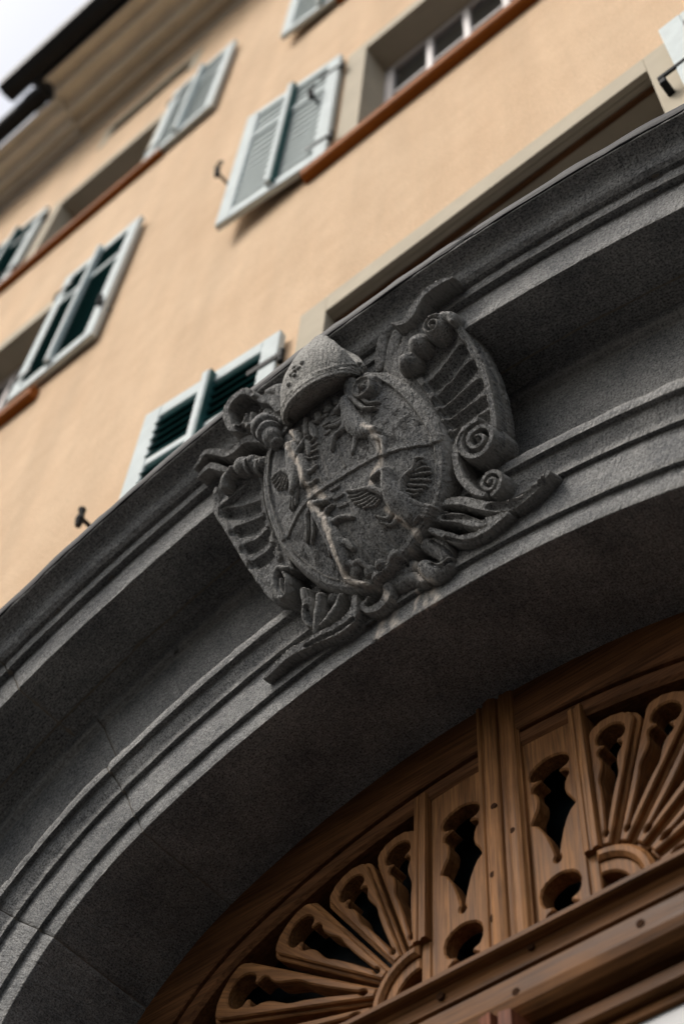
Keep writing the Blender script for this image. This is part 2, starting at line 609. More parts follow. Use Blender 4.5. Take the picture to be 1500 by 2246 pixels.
# windows
def build_window(x0, x1, z0, z1, mull, sill=True, blind=False, sash=True, band=0.135):
    w = Boxes()
    dep = 0.16
    t = 0.006
    # painted surround, 6 mm proud of the plaster
    w.box(x0 - band, x0, -t, 0.02, z0 - (0 if sill else band), z1 + band, 0.002)
    w.box(x1, x1 + band, -t, 0.02, z0 - (0 if sill else band), z1 + band, 0.002)
    w.box(x0, x1, -t - 0.0005, 0.02, z1, z1 + band - 0.0005, 0.002)
    # reveal boards
    w.box(x0 - 0.03, x0, 0.021, dep + 0.1, z0, z1 + 0.03, 0.001)
    w.box(x1, x1 + 0.03, 0.021, dep + 0.1, z0, z1 + 0.03, 0.001)
    w.box(x0, x1, 0.0211, dep + 0.1, z1, z1 + 0.03, 0.001)
    w.box(x0 - 0.03, x1 + 0.03, 0.02, dep + 0.1, z0 - 0.03, z0 - 0.002, 0.001)
    win = w.obj('window', M['surround'], house)
    if sill:
        s = Boxes()
        s.extrude_profile([(0.012, z0 - 0.105), (-0.040, z0 - 0.10), (-0.052, z0 - 0.088), (-0.055, z0 - 0.03), (-0.045, z0 - 0.008), (0.02, z0 + 0.004), (0.02, z0 - 0.05)], x0 - 0.30, x1 + 0.30)
        s.obj('sill', M['sill'], win)
    if blind:
        s = Boxes()
        s.box(x0, x1, 0.045, 0.066, z1 - 0.016, z1 - 0.002, 0.002)
        s.obj('blind_rail', M['wood_dark'], win)
    if sash:
        fr = 0.06
        s = Boxes()
        s.box(x0, x0 + fr, dep, dep + 0.05, z0, z1, 0.004)
        s.box(x1 - fr, x1, dep, dep + 0.05, z0, z1, 0.004)
        s.box(x0 + fr, x1 - fr, dep + 0.001, dep + 0.05, z0, z0 + fr, 0.004)
        s.box(x0 + fr, x1 - fr, dep + 0.001, dep + 0.05, z1 - fr, z1, 0.004)
        sf = s.obj('sash_frame', M['sash'], win)
        ww = (x1 - x0 - 2 * fr)
        for i in range(1, mull):
            xx = x0 + fr + ww * i / mull
            s = Boxes().box(xx - 0.022, xx + 0.022, dep + 0.004, dep + 0.045, z0 + fr, z1 - fr, 0.004)
            s.obj('muntin', M['sash'], win)
        nz = 3 if z1 - z0 > 0.8 else 1
        for i in range(1, nz):
            zz = z0 + (z1 - z0) * i / nz
            s = Boxes().box(x0 + fr, x1 - fr, dep + 0.01, dep + 0.04, zz - 0.014, zz + 0.014, 0.003)
            s.obj('muntin', M['sash'], win)
        s = Boxes().box(x0 + fr * 0.5, x1 - fr * 0.5, dep + 0.024, dep + 0.028, z0 + fr * 0.5, z1 - fr * 0.5, 0.001)
        s.obj('pane', M['glass'], win)
    return win
wA1 = build_window(*windows[0], 4, sill=True, blind=True)
wA2 = build_window(*windows[1], 5)
wA3 = build_window(*windows[2], 4)
wB2 = build_window(*windows[3], 4)
wB3 = build_window(*windows[4], 4)
wB4 = build_window(*windows[5], 1, sill=False, band=0.11)

# shutters: built once per slat colour, then copied with their slats
SW, SH = 0.66, 1.54
def build_shutter(slat_mat, label):
    s = Boxes()
    th = 0.036
    s.box(0, 0.085, 0, th, 0, SH, 0.004)
    s.box(SW - 0.085, SW, 0, th, 0, SH, 0.004)
    s.box(0.085, SW - 0.085, 0.001, th - 0.001, 0, 0.10, 0.004)
    s.box(0.085, SW - 0.085, 0.001, th - 0.001, SH - 0.09, SH, 0.004)
    s.box(0.085, SW - 0.085, 0.001, th - 0.001, SH * 0.70, SH * 0.70 + 0.05, 0.004)
    o = s.obj('shutter', M['shutter'], house)
    o['label'] = label
    b = Boxes().box(SW * 0.50 - 0.018, SW * 0.50 + 0.018, -0.032, 0.03, 0.05, SH - 0.03, 0.004)
    b.obj('cover_strip', M['shutter'], o)
    b = Boxes().box(SW * 0.50 - 0.027, SW * 0.50 - 0.019, -0.028, 0.029, 0.05, SH - 0.03, 0.002)
    b.obj('cover_strip', M['slat_dark'], o)
    # louvre slats
    n = 22 if slat_mat is M['slat_dark'] else 15
    a = R(60) if slat_mat is M['slat_dark'] else R(84)
    ca, sa = math.cos(a), math.sin(a)
    hw = 0.037 if slat_mat is M['slat_dark'] else 0.046
    v = []
    for x in (0.078, SW - 0.078):
        for (dy, dz) in ((-hw, -0.004), (hw, -0.004), (hw, 0.004), (-hw, 0.004)):
            v.append((x, th / 2 + dy * ca - dz * sa, dy * sa + dz * ca))
    me = mesh_from('slat', v, [(0, 1, 2, 3), (4, 7, 6, 5), (0, 4, 5, 1), (1, 5, 6, 2), (2, 6, 7, 3), (3, 7, 4, 0)])
    me.materials.append(slat_mat)
    zs = [0.10 + (SH - 0.19) * (i + 0.5) / n for i in range(n)]
    for zz in zs:
        if abs(zz - SH * 0.70 - 0.025) < 0.04:
            continue
        q = bpy.data.objects.new('slat', me)
        col.objects.link(q)
        q.parent = o
        q.location = (0, 0, zz)
    # backing board keeps the louvre closed to light from behind
    b = Boxes().box(0.08, SW - 0.08, th - 0.004, th + 0.002, 0.08, SH - 0.08, 0.001)
    b.obj('back_board', slat_mat, o)
    # hinge pin and hold-back at the foot
    for zz in (0.20, SH - 0.25):
        b = Boxes()
        b.box(-0.03, 0.13, -0.006, 0.0, zz, zz + 0.035, 0.001)
        b.tube([(-0.02, 0.006, zz - 0.03), (-0.02, 0.006, zz + 0.06)], 0.012, 8)
        b.obj('hinge', M['iron'], o)
    return o
def copy_shutter(o, label, hinges=True):
    c_ = o.copy(); col.objects.link(c_)
    c_['label'] = label
    for ch in list(o.children):
        if not hinges and ch.name.startswith('hinge'):
            continue
        q = ch.copy(); col.objects.link(q); q.parent = c_
    return c_
def place_shutter(o, xh, y, z0, ang, side, hs=1.0):
    """xh: hinge x; side -1 opens to the left, +1 to the right; ang: degrees off the wall"""
    o.location = (xh, y + HY, z0)
    if side > 0:
        o.rotation_euler = (0, 0, -R(ang))
        o.scale = (1, 1, hs)
    else:
        o.rotation_euler = (0, 0, R(ang))
        o.scale = (-1, 1, hs)
sh_dark = build_shutter(M['slat_dark'], 'shutter with dark green slats just above the stone arch, left of the crest')
sh_pale = build_shutter(M['slat_pale'], 'shutter with pale grey slats at the middle storey window')
place_shutter(sh_dark, -0.64, 0.0, 5.18, 4.5, -1)
place_shutter(sh_pale, -0.56, 0.0, 8.52, 5.0, -1, 1.075)
o = copy_shutter(sh_dark, 'green slatted shutter lying flat on the wall of the middle storey'); place_shutter(o, -2.80, -0.003, 8.61, 0.4, 1, 1.06)
o = copy_shutter(sh_pale, 'grey shutter high under the eaves, right of the upper window'); place_shutter(o, -2.47, -0.003, 11.73, 0.6, 1, 1.05)
o = copy_shutter(sh_dark, 'dark shutter on the far side of the upper window'); place_shutter(o, -3.86, -0.003, 11.73, 1.0, -1, 0.95)
o = copy_shutter(sh_pale, 'grey shutter at the top storey, only its foot in view'); place_shutter(o, -0.50, 0.0, 11.79, 3.5, -1)
o = copy_shutter(sh_pale, 'pale shutter edge beside the window right above the arch', False); place_shutter(o, 1.05, -0.01, 5.28, 1.0, 1)

o = copy_shutter(sh_pale, 'grey shutter at the middle storey window, on its other side'); place_shutter(o, 1.10, 0.0, 8.58, 3.0, 1, 1.035)
o = copy_shutter(sh_dark, 'green shutter on the far side of the middle storey window'); place_shutter(o, -4.12, -0.003, 8.61, 2.0, -1, 1.0)

# shutter catches let into the wall
def catch(x, z, y=-0.01, ring=False):
    b = Boxes()
    b.tube([(0, 0.03, 0), (0, -0.05, 0), (0, -0.075, 0.012)], 0.009, 8)
    b.tube([(0, -0.062, -0.055), (0.004, -0.066, -0.02), (0, -0.062, 0.02), (-0.004, -0.066, 0.055)], [0.012, 0.018, 0.010, 0.016], 8)
    if ring:
        n = 14
        b.tube([(0.05 * math.cos(2 * math.pi * i / n) * 0.5, -0.07, 0.10 + 0.05 * math.sin(2 * math.pi * i / n)) for i in range(n + 1)], 0.006, 6)
    return b.obj('shutter_catch', M['iron'], house, (x, y, z))
catch(-1.56, 6.27)
catch(-1.30, 9.35, -0.07, True)
catch(-0.68, 9.52, -0.04, True)
catch(-2.16, 9.0)
b = Boxes(); b.box(0.985, 1.12, -0.062, -0.052, 6.385, 6.41, 0.003); b.box(0.985, 1.01, -0.06, 0.01, 6.345, 6.3849, 0.004)
b.obj('shutter_catch', M['iron'], house)

# ------------------------------------------------------------------ stone portal
portal = thing('stone_portal', 'dark basalt basket arch doorway with moulded architrave and projecting cornice', 'doorway')
UU = 1.6
def up(l_):
    return [(o_ * UU, (y_ - 1.0) * UU) for o_, y_ in l_]
torus = [(0.137, 0.9795), (0.143, 0.9765), (0.150, 0.974), (0.156, 0.972)]
ARCHITRAVE = up([(0.0, 1.225), (0.0, 1.0), (0.0435, 1.0), (0.041, 0.991), (0.1195, 0.991), (0.117, 0.982), (0.132, 0.982)] + torus +
                [(0.1605, 0.971), (0.158, 0.961), (0.180, 0.961), (0.180, 0.99)])
FRIEZE = up([(0.180, 0.99), (0.181, 1.01), (0.3, 1.003), (0.395, 0.997), (0.400, 0.988), (0.412, 0.986), (0.425, 0.985)])
CORONA = up([(0.405, 1.03), (0.4235, 0.984), (0.4235, 0.945), (0.420, 0.944), (0.4205, 0.90), (0.418, 0.847), (0.4945, 0.847), (0.4915, 0.833), (0.5165, 0.8315), (0.515, 0.823),
             (0.521, 0.815), (0.529, 0.811), (0.537, 0.809), (0.544, 0.804), (0.549, 0.796), (0.5515, 0.787), (0.5515, 0.776), (0.56, 0.776)])
BACKING = [(-0.0, 0.36), (0.008, 0.008), (0.06, 0.008), (0.075, -0.006), (0.19, -0.01), (0.215, -0.022), (0.25, -0.05), (0.28, -0.06), (0.283, -0.03), (0.6, -0.028)]
D_ = math.radians
arch_joints = [-90, -74, -50.5, -25.5, 25.5, 50.5, 74, 90]
for a, b in zip(arch_joints[:-1], arch_joints[1:]):
    stp = 0.007 if a < 30 else 0.012
    prof = ARCHITRAVE + FRIEZE[1:]
    sweep_arch('voussoir', prof, D_(a), D_(b), M['stone'], portal, stp, 0.010, 0.0011, 0.005, drips=(a == -25.5))
cor_joints = [-90, -60, -28.8, 28.8, 60, 90]
for a, b in zip(cor_joints[:-1], cor_joints[1:]):
    sweep_arch('cornice_block', CORONA, D_(a), D_(b), M['stone'], portal, 0.007 if a < 30 else 0.012, 0.010, 0.0012, 0.005)
# mortar seen in the open joints
sweep_arch('mortar_bed', [(o_ + 0.004, y_ + 0.007) for o_, y_ in ARCHITRAVE + FRIEZE[1:]], D_(-88), D_(88), M['mortar'], portal, 0.03, 0.02, 0.0)
sweep_arch('mortar_bed', [(o_ + 0.003, y_ + 0.007) for o_, y_ in CORONA], D_(-88), D_(88), M['mortar'], portal, 0.03, 0.02, 0.0)
# lead-grey flashing dressed over the cornice
FLASH = up([(0.556, 0.783), (0.5545, 0.7735), (0.562, 0.772), (0.5745, 0.772), (0.5765, 0.774), (0.60, 0.85), (0.655, 1.035)])
fl = sweep_arch('flashing', FLASH, D_(-90), D_(90), M['flash'], portal, 0.02, 0.02, 0.0012)
# jambs below the springing line
jx = HX + RH
def jamb(side):
    prof = ARCHITRAVE + FRIEZE[1:]
    zs = [0.0, 0.9, 1.8, HZ - 0.003]
    for z0, z1 in zip(zs[:-1], zs[1:]):
        v, f = [], []
        for z in (z0 + 0.003, z1 - 0.003):
            v += [(side * (jx + o_), y_, z) for o_, y_ in prof]
        n = len(prof)
        f = [(k, k + 1, n + k + 1, n + k) for k in range(n - 1)]
        me = mesh_from('jamb_stone', v, f)
        ul = me.uv_layers.new(name='UVMap')
        for lp in me.loops:
            co = me.vertices[lp.vertex_index].co
            ul.data[lp.index].uv = (co.z, co.x + co.y)
        link('jamb_stone', me, M['stone'], portal)
jamb(-1); jamb(1)

# ------------------------------------------------------------------ wooden door with fanlight tympanum
DY = 0.32
door = thing('wooden_door', 'brown oak door with carved fan tympanum of pierced petals under the arch', 'door', (0, DY, 0))
# arched frame boards (two halves, butting behind the centre post)
def arc_band(o_in, o_out, p0, p1, yf, yb, bev=0.004, n=60):
    a = [arch_pt(p0 + (p1 - p0) * i / n, o_out) for i in range(n + 1)]
    b = [arch_pt(p0 + (p1 - p0) * i / n, o_in) for i in range(n + 1)]
    v, f = plate(a + b[::-1], [], yf, yb, bev)
    return v, f
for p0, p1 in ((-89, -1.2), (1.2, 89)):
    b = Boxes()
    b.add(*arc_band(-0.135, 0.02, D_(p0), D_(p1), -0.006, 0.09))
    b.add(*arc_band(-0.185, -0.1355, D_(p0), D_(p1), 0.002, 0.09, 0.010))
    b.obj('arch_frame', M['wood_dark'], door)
# glass behind the fretwork
a = [arch_pt(D_(-89 + 178 * i / 60), -0.05) for i in range(61)]
v, f = plate([(p[0], p[1]) for p in a] + [(HX + RH - 0.05, 3.4), (-HX - RH + 0.05, 3.4)], [], 0.115, 0.125, 0.001)
Boxes().add(v, f).obj('fanlight_pane', M['fanglass'], door)
# centre post: run moulding
def moulded_post(x0, x1, yback, shape, z0, z1, name, mat, dk=1.0):
    b = Boxes()
    pr = [(x0 + (x1 - x0) * t, -d_ * dk) for t, d_ in shape]
    n = len(pr)
    v, f = [], []
    for z in (z0, z1):
        v += [(x, y, z) for x, y in pr] + [(x1, yback, z), (x0, yback, z)]
    m_ = n + 2
    for k in range(m_):
        f.append((k, (k + 1) % m_, m_ + (k + 1) % m_, m_ + k))
    tr = tessellate_polygon([[Vector((q[0], q[1], 0)) for q in v[:m_]]])
    f += [tuple(t) for t in tr] + [tuple(m_ + i for i in t) for t in tr]
    b.add(v, f)
    return b.obj(name, mat, door)
POST = [(0, 0.012), (0.02, 0.03), (0.10, 0.034), (0.13, 0.022), (0.17, 0.022), (0.20, 0.036), (0.24, 0.044), (0.40, 0.052), (0.47, 0.044), (0.52, 0.036), (0.55, 0.020), (0.60, 0.020),
        (0.63, 0.034), (0.67, 0.036), (0.72, 0.030), (0.85, 0.032), (0.93, 0.022), (0.97, 0.005), (1.0, 0.0)]
moulded_post(-0.044, 0.066, 0.08, POST, 3.634, 4.40, 'centre_post', M['wood'], 0.42)

def fret(cx, top, bot, hw, kind='full'):
    """outline of the pierced slit: bulbous head, two barbs, waisted body, point and drop"""
    if kind == 'full':
        half = [(0.0, 0.10), (0.006, 0.30), (0.025, 0.62), (0.055, 0.86), (0.09, 0.96), (0.125, 0.93), (0.15, 0.80), (0.158, 0.60), (0.163, 0.46), (0.178, 0.44), (0.188, 0.56),
                (0.196, 0.74), (0.215, 0.86), (0.245, 0.88), (0.275, 0.74), (0.31, 0.64), (0.36, 0.60), (0.42, 0.66), (0.48, 0.86), (0.53, 1.0), (0.545, 0.99), (0.575, 0.76), (0.63, 0.56),
                (0.70, 0.38), (0.78, 0.24), (0.86, 0.12), (0.905, 0.07), (0.915, 0.10), (0.93, 0.15), (0.95, 0.15), (0.965, 0.09), (0.972, 0.03)]
    elif kind == 'petal':
        half = [(0.0, 0.10), (0.006, 0.34), (0.025, 0.68), (0.055, 0.92), (0.09, 1.0), (0.125, 0.96), (0.15, 0.82), (0.158, 0.60), (0.163, 0.46), (0.178, 0.44), (0.188, 0.56),
                (0.196, 0.74), (0.215, 0.84), (0.245, 0.80), (0.275, 0.62), (0.31, 0.52), (0.36, 0.50), (0.41, 0.56), (0.46, 0.62), (0.50, 0.58), (0.55, 0.46), (0.63, 0.34),
                (0.72, 0.23), (0.80, 0.15), (0.88, 0.08), (0.915, 0.06), (0.925, 0.10), (0.94, 0.15), (0.955, 0.15), (0.968, 0.09), (0.975, 0.03)]
    else:
        half = [(0.0, 0.10), (0.02, 0.34), (0.07, 0.66), (0.16, 0.90), (0.28, 1.0), (0.42, 0.96), (0.52, 0.82), (0.555, 0.60), (0.57, 0.46), (0.63, 0.44), (0.66, 0.56),
                (0.70, 0.74), (0.78, 0.84), (0.90, 0.78), (1.0, 0.70)]
    L_ = top - bot
    r = [(cx + hw * w, top - L_ * t) for t, w in half]
    l_ = [(cx - hw * w, top - L_ * t) for t, w in half]
    return r + l_[::-1]

# flat boards each side of the post
for s in (-1, 1):
    xa, xb = ((0.040, 0.196) if s < 0 else (0.062, 0.196))
    zt = 4.215
    pan = [(xa, 3.634), (xb, 3.634), (xb, zt - 0.018), (xa, zt + 0.002)]
    pan = [(s * x, z) for x, z in pan]
    cx = -0.113 if s < 0 else 0.128
    hh = [fret(cx, 4.115, 3.795, 0.054), fret(cx, 3.772, 3.642, 0.048, 'half')]
    v, f = plate(pan, hh, 0.010, 0.05, 0.004)
    o = Boxes().add(v, f).obj('pierced_board', M['wood'], door)
    # moulded cover strip on the board's outer edge
    st_ = [(0, 0.004), (0.1, 0.018), (0.35, 0.022), (0.42, 0.012), (0.55, 0.012), (0.65, 0.024), (0.92, 0.026), (1.0, 0.004)]
    if s > 0:
        moulded_post(0.1965, 0.236, 0.05, st_, 3.775, 4.205, 'cover_strip', M['wood'], 0.3)
    else:
        moulded_post(-0.236, -0.1965, 0.05, st_[::1], 3.775, 4.205, 'cover_strip', M['wood'], 0.3)

# fan: hub arch and five pierced petals a side
HUBX, HUBZ = 0.222, 3.648
def petal_outline(L0, L1, w0, w1, rc):
    pts = [(-w0, L0), (w0, L0)]
    pts += [(w1, L1 - rc)]
    for i in range(1, 6):
        a_ = math.pi / 2 * i / 6
        pts.append((w1 - rc + rc * math.cos(a_), L1 - rc + rc * math.sin(a_)))
    pts += [(w1 * 0.5, L1 + 0.006), (0, L1 + 0.010), (-w1 * 0.5, L1 + 0.006)]
    for i in range(1, 6):
        a_ = math.pi / 2 + math.pi / 2 * i / 6
        pts.append((-w1 + rc + rc * math.cos(a_), L1 - rc + rc * math.sin(a_)))
    pts += [(-w1, L1 - rc)]
    return pts
def arch_inner_dist(x, z, ang):
    """distance from the hub along ang (from vertical, outward) to the frame's inner edge"""
    best = 1.0
    for i in range(400):
        r_ = 0.2 + i * 0.002
        px, pz = x + math.sin(ang) * r_, z + math.cos(ang) * r_
        # inside test against offset -0.185
        a_ = math.atan2(px, pz - (ZC - RC))
        if a_ <= TH:
            o_ = math.hypot(px, pz - (ZC - RC)) - RC
        else:
            o_ = math.hypot(px - HX, pz - HZ) - RH
        if o_ > -0.185:
            return r_
    return best
angs = [9.0, 27.0, 45.0, 63.0, 81.0]
for s in (-1, 1):
    for k_, a_ in enumerate(angs):
        L1 = arch_inner_dist(HUBX, HUBZ, D_(a_)) - 0.035
        L0 = 0.128
        hwid = math.tan(D_(9.0))
        w0, w1 = L0 * hwid - 0.004, min((L1 - 0.05) * hwid, 0.086) - 0.003
        hole = fret(0, L1 - 0.028, L0 + 0.018, w1 * 0.54, 'petal')
        rot = (0, s * D_(a_), 0)
        loc = (s * HUBX, 0, HUBZ)
        v, f = plate(petal_outline(L0, L1, w0, w1, 0.034), [hole], 0.020, 0.056, 0.003)
        base = Boxes().add(v, f)
        # raised inner board: the stepped moulding round each petal
        v, f = plate(petal_outline(L0 + 0.006, L1 - 0.010, max(w0 - 0.006, 0.004), w1 - 0.0095, 0.028), [fret(0, L1 - 0.0285, L0 + 0.0185, w1 * 0.54, 'petal')], 0.006, 0.0199, 0.0035)
        base.add(v, f)
        base.obj('petal', M['wood'], door, loc, rot)
    # hub: quarter arch with two rings and an open eye
    b = Boxes()
    def ring(r0, r1, yf, yb, bev):
        n = 20
        a0, a1 = (D_(0), D_(90))
        oo = [(s * (HUBX + r1 * math.sin(a0 + (a1 - a0) * i / n)), HUBZ + r1 * math.cos(a0 + (a1 - a0) * i / n)) for i in range(n + 1)]
        ii = [(s * (HUBX + r0 * math.sin(a0 + (a1 - a0) * i / n)), HUBZ + r0 * math.cos(a0 + (a1 - a0) * i / n)) for i in range(n + 1)]
        b.add(*plate(oo + ii[::-1], [], yf, yb, bev))
    ring(0.066, 0.096, 0.008, 0.056, 0.004)
    ring(0.0962, 0.124, -0.004, 0.056, 0.008)
    b.obj('fan_hub', M['wood'], door)
    # wedge of board between the cover strip and the hub's foot
    b = Boxes().box(*sorted((s * 0.1965, s * 0.2215)), 0.010, 0.05, 3.634, 3.7745, 0.003)
    b.obj('fan_block', M['wood'], door)

# transom beam: lip, cove, fascia, groove, rounded foot
TR = [(0.06, 3.636), (-0.028, 3.636), (-0.032, 3.632), (-0.032, 3.621), (-0.026, 3.617), (-0.010, 3.612), (-0.003, 3.603), (-0.003, 3.577), (-0.006, 3.574), (0.002, 3.570),
      (0.002, 3.565), (-0.006, 3.561), (-0.010, 3.51), (-0.006, 3.490), (0.006, 3.474), (0.024, 3.464), (0.06, 3.460)]
b = Boxes(); b.extrude_profile(TR, -1.14, 1.14)
b.obj('transom', M['wood_x'], door)
for (px, pz) in ((-0.16, 3.60), (0.02, 3.52), (0.30, 3.535), (0.06, 3.61), (0.55, 3.53), (-0.45, 3.53), (0.44, 3.60)):
    b = Boxes()
    n = 12
    b.add(*plate([(px + 0.009 * math.cos(2 * math.pi * i / n), pz + 0.009 * math.sin(2 * math.pi * i / n)) for i in range(n)], [], -0.0103, 0.01, 0.0003))
    b.obj('peg', M['peg'], door)
for (px, pz) in ((0.0, 4.02), (-0.012, 3.83), (0.038, 3.93), (-0.02, 3.72)):
    yp = -float(np.interp((px + 0.044) / 0.110, [q[0] for q in POST], [q[1] for q in POST])) * 0.42 - 0.0006
    b = Boxes()
    n = 12
    b.add(*plate([(px + 0.008 * math.cos(2 * math.pi * i / n), pz + 0.008 * math.sin(2 * math.pi * i / n)) for i in range(n)], [], yp, 0.01, 0.0003))
    b.obj('peg', M['peg'], door)
# lower leaves
for s in (-1, 1):
    x0, x1 = sorted((s * 0.045, s * 1.08))
    leaf = Boxes()
    leaf.box(x0, x1, 0.03, 0.075, 3.414, 3.455, 0.008)
    leaf.box(x0, x1, 0.05, 0.08, 3.390, 3.4135, 0.004)
    leaf.box(x0, x0 + 0.12, 0.031, 0.08, 0.05, 3.3895, 0.008)
    leaf.box(x1 - 0.12, x1, 0.031, 0.08, 0.05, 3.3895, 0.008)
    leaf.box(x0 + 0.121, x1 - 0.121, 0.031, 0.08, 0.05, 1.1, 0.008)
    lf = leaf.obj('door_leaf', M['wood_x'], door)
    Boxes().box(x0 + 0.10, x1 - 0.10, 0.06, 0.066, 1.0, 3.395, 0.001).obj('leaf_pane', M['paleglass'], lf)
moulded_post(-0.042, 0.030, 0.08, [(0, 0.0), (0.05, 0.05), (0.45, 0.055), (0.5, 0.03), (0.55, 0.03), (0.6, 0.045), (0.95, 0.04), (1.0, 0.0)], 0.05, 3.459, 'meeting_stile', M['wood_red'])

# ------------------------------------------------------------------ carved coat of arms on the keystone
# local frame: x along the street, y up the leaning face, z out of the stone
ALPHA = math.pi / 2 + math.atan(0.41)
arms = thing('coat_of_arms', 'carved dark stone coat of arms with bishop mitre, scrolls, ibexes and eagles on the keystone', 'coat of arms', (0, -0.2448, 5.0512), (ALPHA, 0, 0))
CELL = 0.0023

def seg_dist(X, Y, pts, rad, hts=None):
    """distance / radius ratio to a polyline with varying radius; returns the smallest ratio"""
    best = np.full(X.shape, 9.0)
    for (a, b), (ra, rb) in zip(zip(pts[:-1], pts[1:]), zip(rad[:-1], rad[1:])):
        ax, ay = a; bx_, by = b
        dx, dy = bx_ - ax, by - ay
        L2 = dx * dx + dy * dy + 1e-12
        t = np.clip(((X - ax) * dx + (Y - ay) * dy) / L2, 0, 1)
        dd = np.hypot(X - ax - t * dx, Y - ay - t * dy)
        rr = ra + (rb - ra) * t
        best = np.minimum(best, dd / rr)
    return best

def poly_dist(X, Y, poly):
    """signed distance, positive inside"""
    n = len(poly)
    dist = np.full(X.shape, 9.0)
    inside = np.zeros(X.shape, bool)
    for i in range(n):
        ax, ay = poly[i - 1]; bx_, by = poly[i]
        dx, dy = bx_ - ax, by - ay
        t = np.clip(((X - ax) * dx + (Y - ay) * dy) / (dx * dx + dy * dy + 1e-12), 0, 1)
        dist = np.minimum(dist, np.hypot(X - ax - t * dx, Y - ay - t * dy))
        cond = ((ay > Y) != (by > Y)) & (X < (bx_ - ax) * (Y - ay) / (by - ay + 1e-12) + ax)
        inside ^= cond
    return np.where(inside, dist, -dist)

def S(pts, r, h, prof='round', n=5):
    """stroke: centre line, radius (one or per point), height"""
    rr = r if isinstance(r, (list, tuple)) else [r] * len(pts)
    if len(pts) == 1:
        pts = [pts[0], (pts[0][0] + 1e-4, pts[0][1])]
        rr = [rr[0], rr[0]]
        n = 1
    c_ = catmull([(p[0], p[1], q) for p, q in zip(pts, rr)], n)
    return ('S', [(float(q[0]), float(q[1])) for q in c_], [max(float(q[2]), 0.0015) for q in c_], h, prof)
def Gv(pts, r, depth, prof='round', n=5):
    k = S(pts, r, depth, prof, n)
    return ('G',) + k[1:]
def P(poly, h, edge=0.006, n=3):
    c_ = catmull(list(poly) + [poly[0]], n)
    return ('P', [(float(q[0]), float(q[1])) for q in c_[:-1]], edge, h)
def spiral(cx, cy, r0, turns, a0, dr=1, shrink=0.14):
    out = []
    n = int(14 * turns)
    for i in range(n + 1):
        t = i / n
        rr = r0 * (shrink + (1 - shrink) * (1 - t))
        a_ = a0 + dr * 2 * math.pi * turns * t
        out.append((cx + rr * math.cos(a_), cy + rr * math.sin(a_)))
    return out

STAINS = [[(0.064, -0.186), (0.080, -0.213), (0.086, -0.238), (0.086, -0.266), (0.085, -0.283)], [(0.077, -0.301), (0.064, -0.318), (0.044, -0.331), (0.033, -0.347)],
          [(-0.141, -0.298), (-0.124, -0.334), (-0.111, -0.363), (-0.111, -0.413), (-0.112, -0.468), (-0.118, -0.515), (-0.114, -0.537), (-0.097, -0.560), (-0.072, -0.582), (-0.049, -0.600)],
          [(-0.053, -0.599), (-0.040, -0.620), (-0.029, -0.645)], [(0.065, -0.560), (0.054, -0.605), (0.061, -0.632), (0.076, -0.656), (0.091, -0.676)],
          [(-0.161, -0.011), (-0.150, -0.041), (-0.146, -0.067), (-0.166, -0.078), (-0.151, -0.132), (-0.143, -0.174), (-0.143, -0.216), (-0.140, -0.243), (-0.139, -0.268)],
          [(0.047, -0.436), (0.056, -0.459), (0.077, -0.496), (0.092, -0.526), (0.090, -0.550)],
          [(-0.118, -0.257), (-0.116, -0.278), (-0.103, -0.305)]]

def rel_eval(X, Y, prims, p_norm=5.0):
    acc = np.zeros(X.shape)
    for k in prims:
        if k[0] == 'S':
            q = seg_dist(X, Y, k[1], k[2])
            if k[4] == 'round':
                hh = k[3] * np.sqrt(np.clip(1 - q * q, 0, 1))
            elif k[4] == 'flat':
                t = np.clip((1 - q) / 0.35, 0, 1)
                hh = k[3] * t * t * (3 - 2 * t)
            else:
                hh = k[3] * np.clip(1 - q, 0, 1)
            acc += hh ** p_norm
        elif k[0] == 'P':
            t = np.clip(poly_dist(X, Y, k[1]) / k[2], 0, 1)
            acc += (k[3] * t * t * (3 - 2 * t)) ** p_norm
    h = acc ** (1 / p_norm)
    cut = np.zeros(X.shape)
    for k in prims:
        if k[0] == 'G':
            q = seg_dist(X, Y, k[1], k[2])
            g = np.sqrt(np.clip(1 - q * q, 0, 1)) if k[4] == 'round' else (np.clip(1 - q * q, 0, 1) ** 1.3 if k[4] == 'soft' else np.clip(1 - q, 0, 1))
            cut = np.maximum(cut, k[3] * g)
    h = np.where(h > 0, np.maximum(h - cut, 0.0008), h)
    return h

def bounds(prims):
    xs, ys = [], []
    for k in prims:
        if k[0] == 'S':
            m_ = max(k[2])
            xs += [p[0] - m_ for p in k[1]] + [p[0] + m_ for p in k[1]]
            ys += [p[1] - m_ for p in k[1]] + [p[1] + m_ for p in k[1]]
        elif k[0] == 'P':
            xs += [p[0] for p in k[1]]; ys += [p[1] for p in k[1]]
    return min(xs) - 0.006, max(xs) + 0.006, min(ys) - 0.006, max(ys) + 0.006

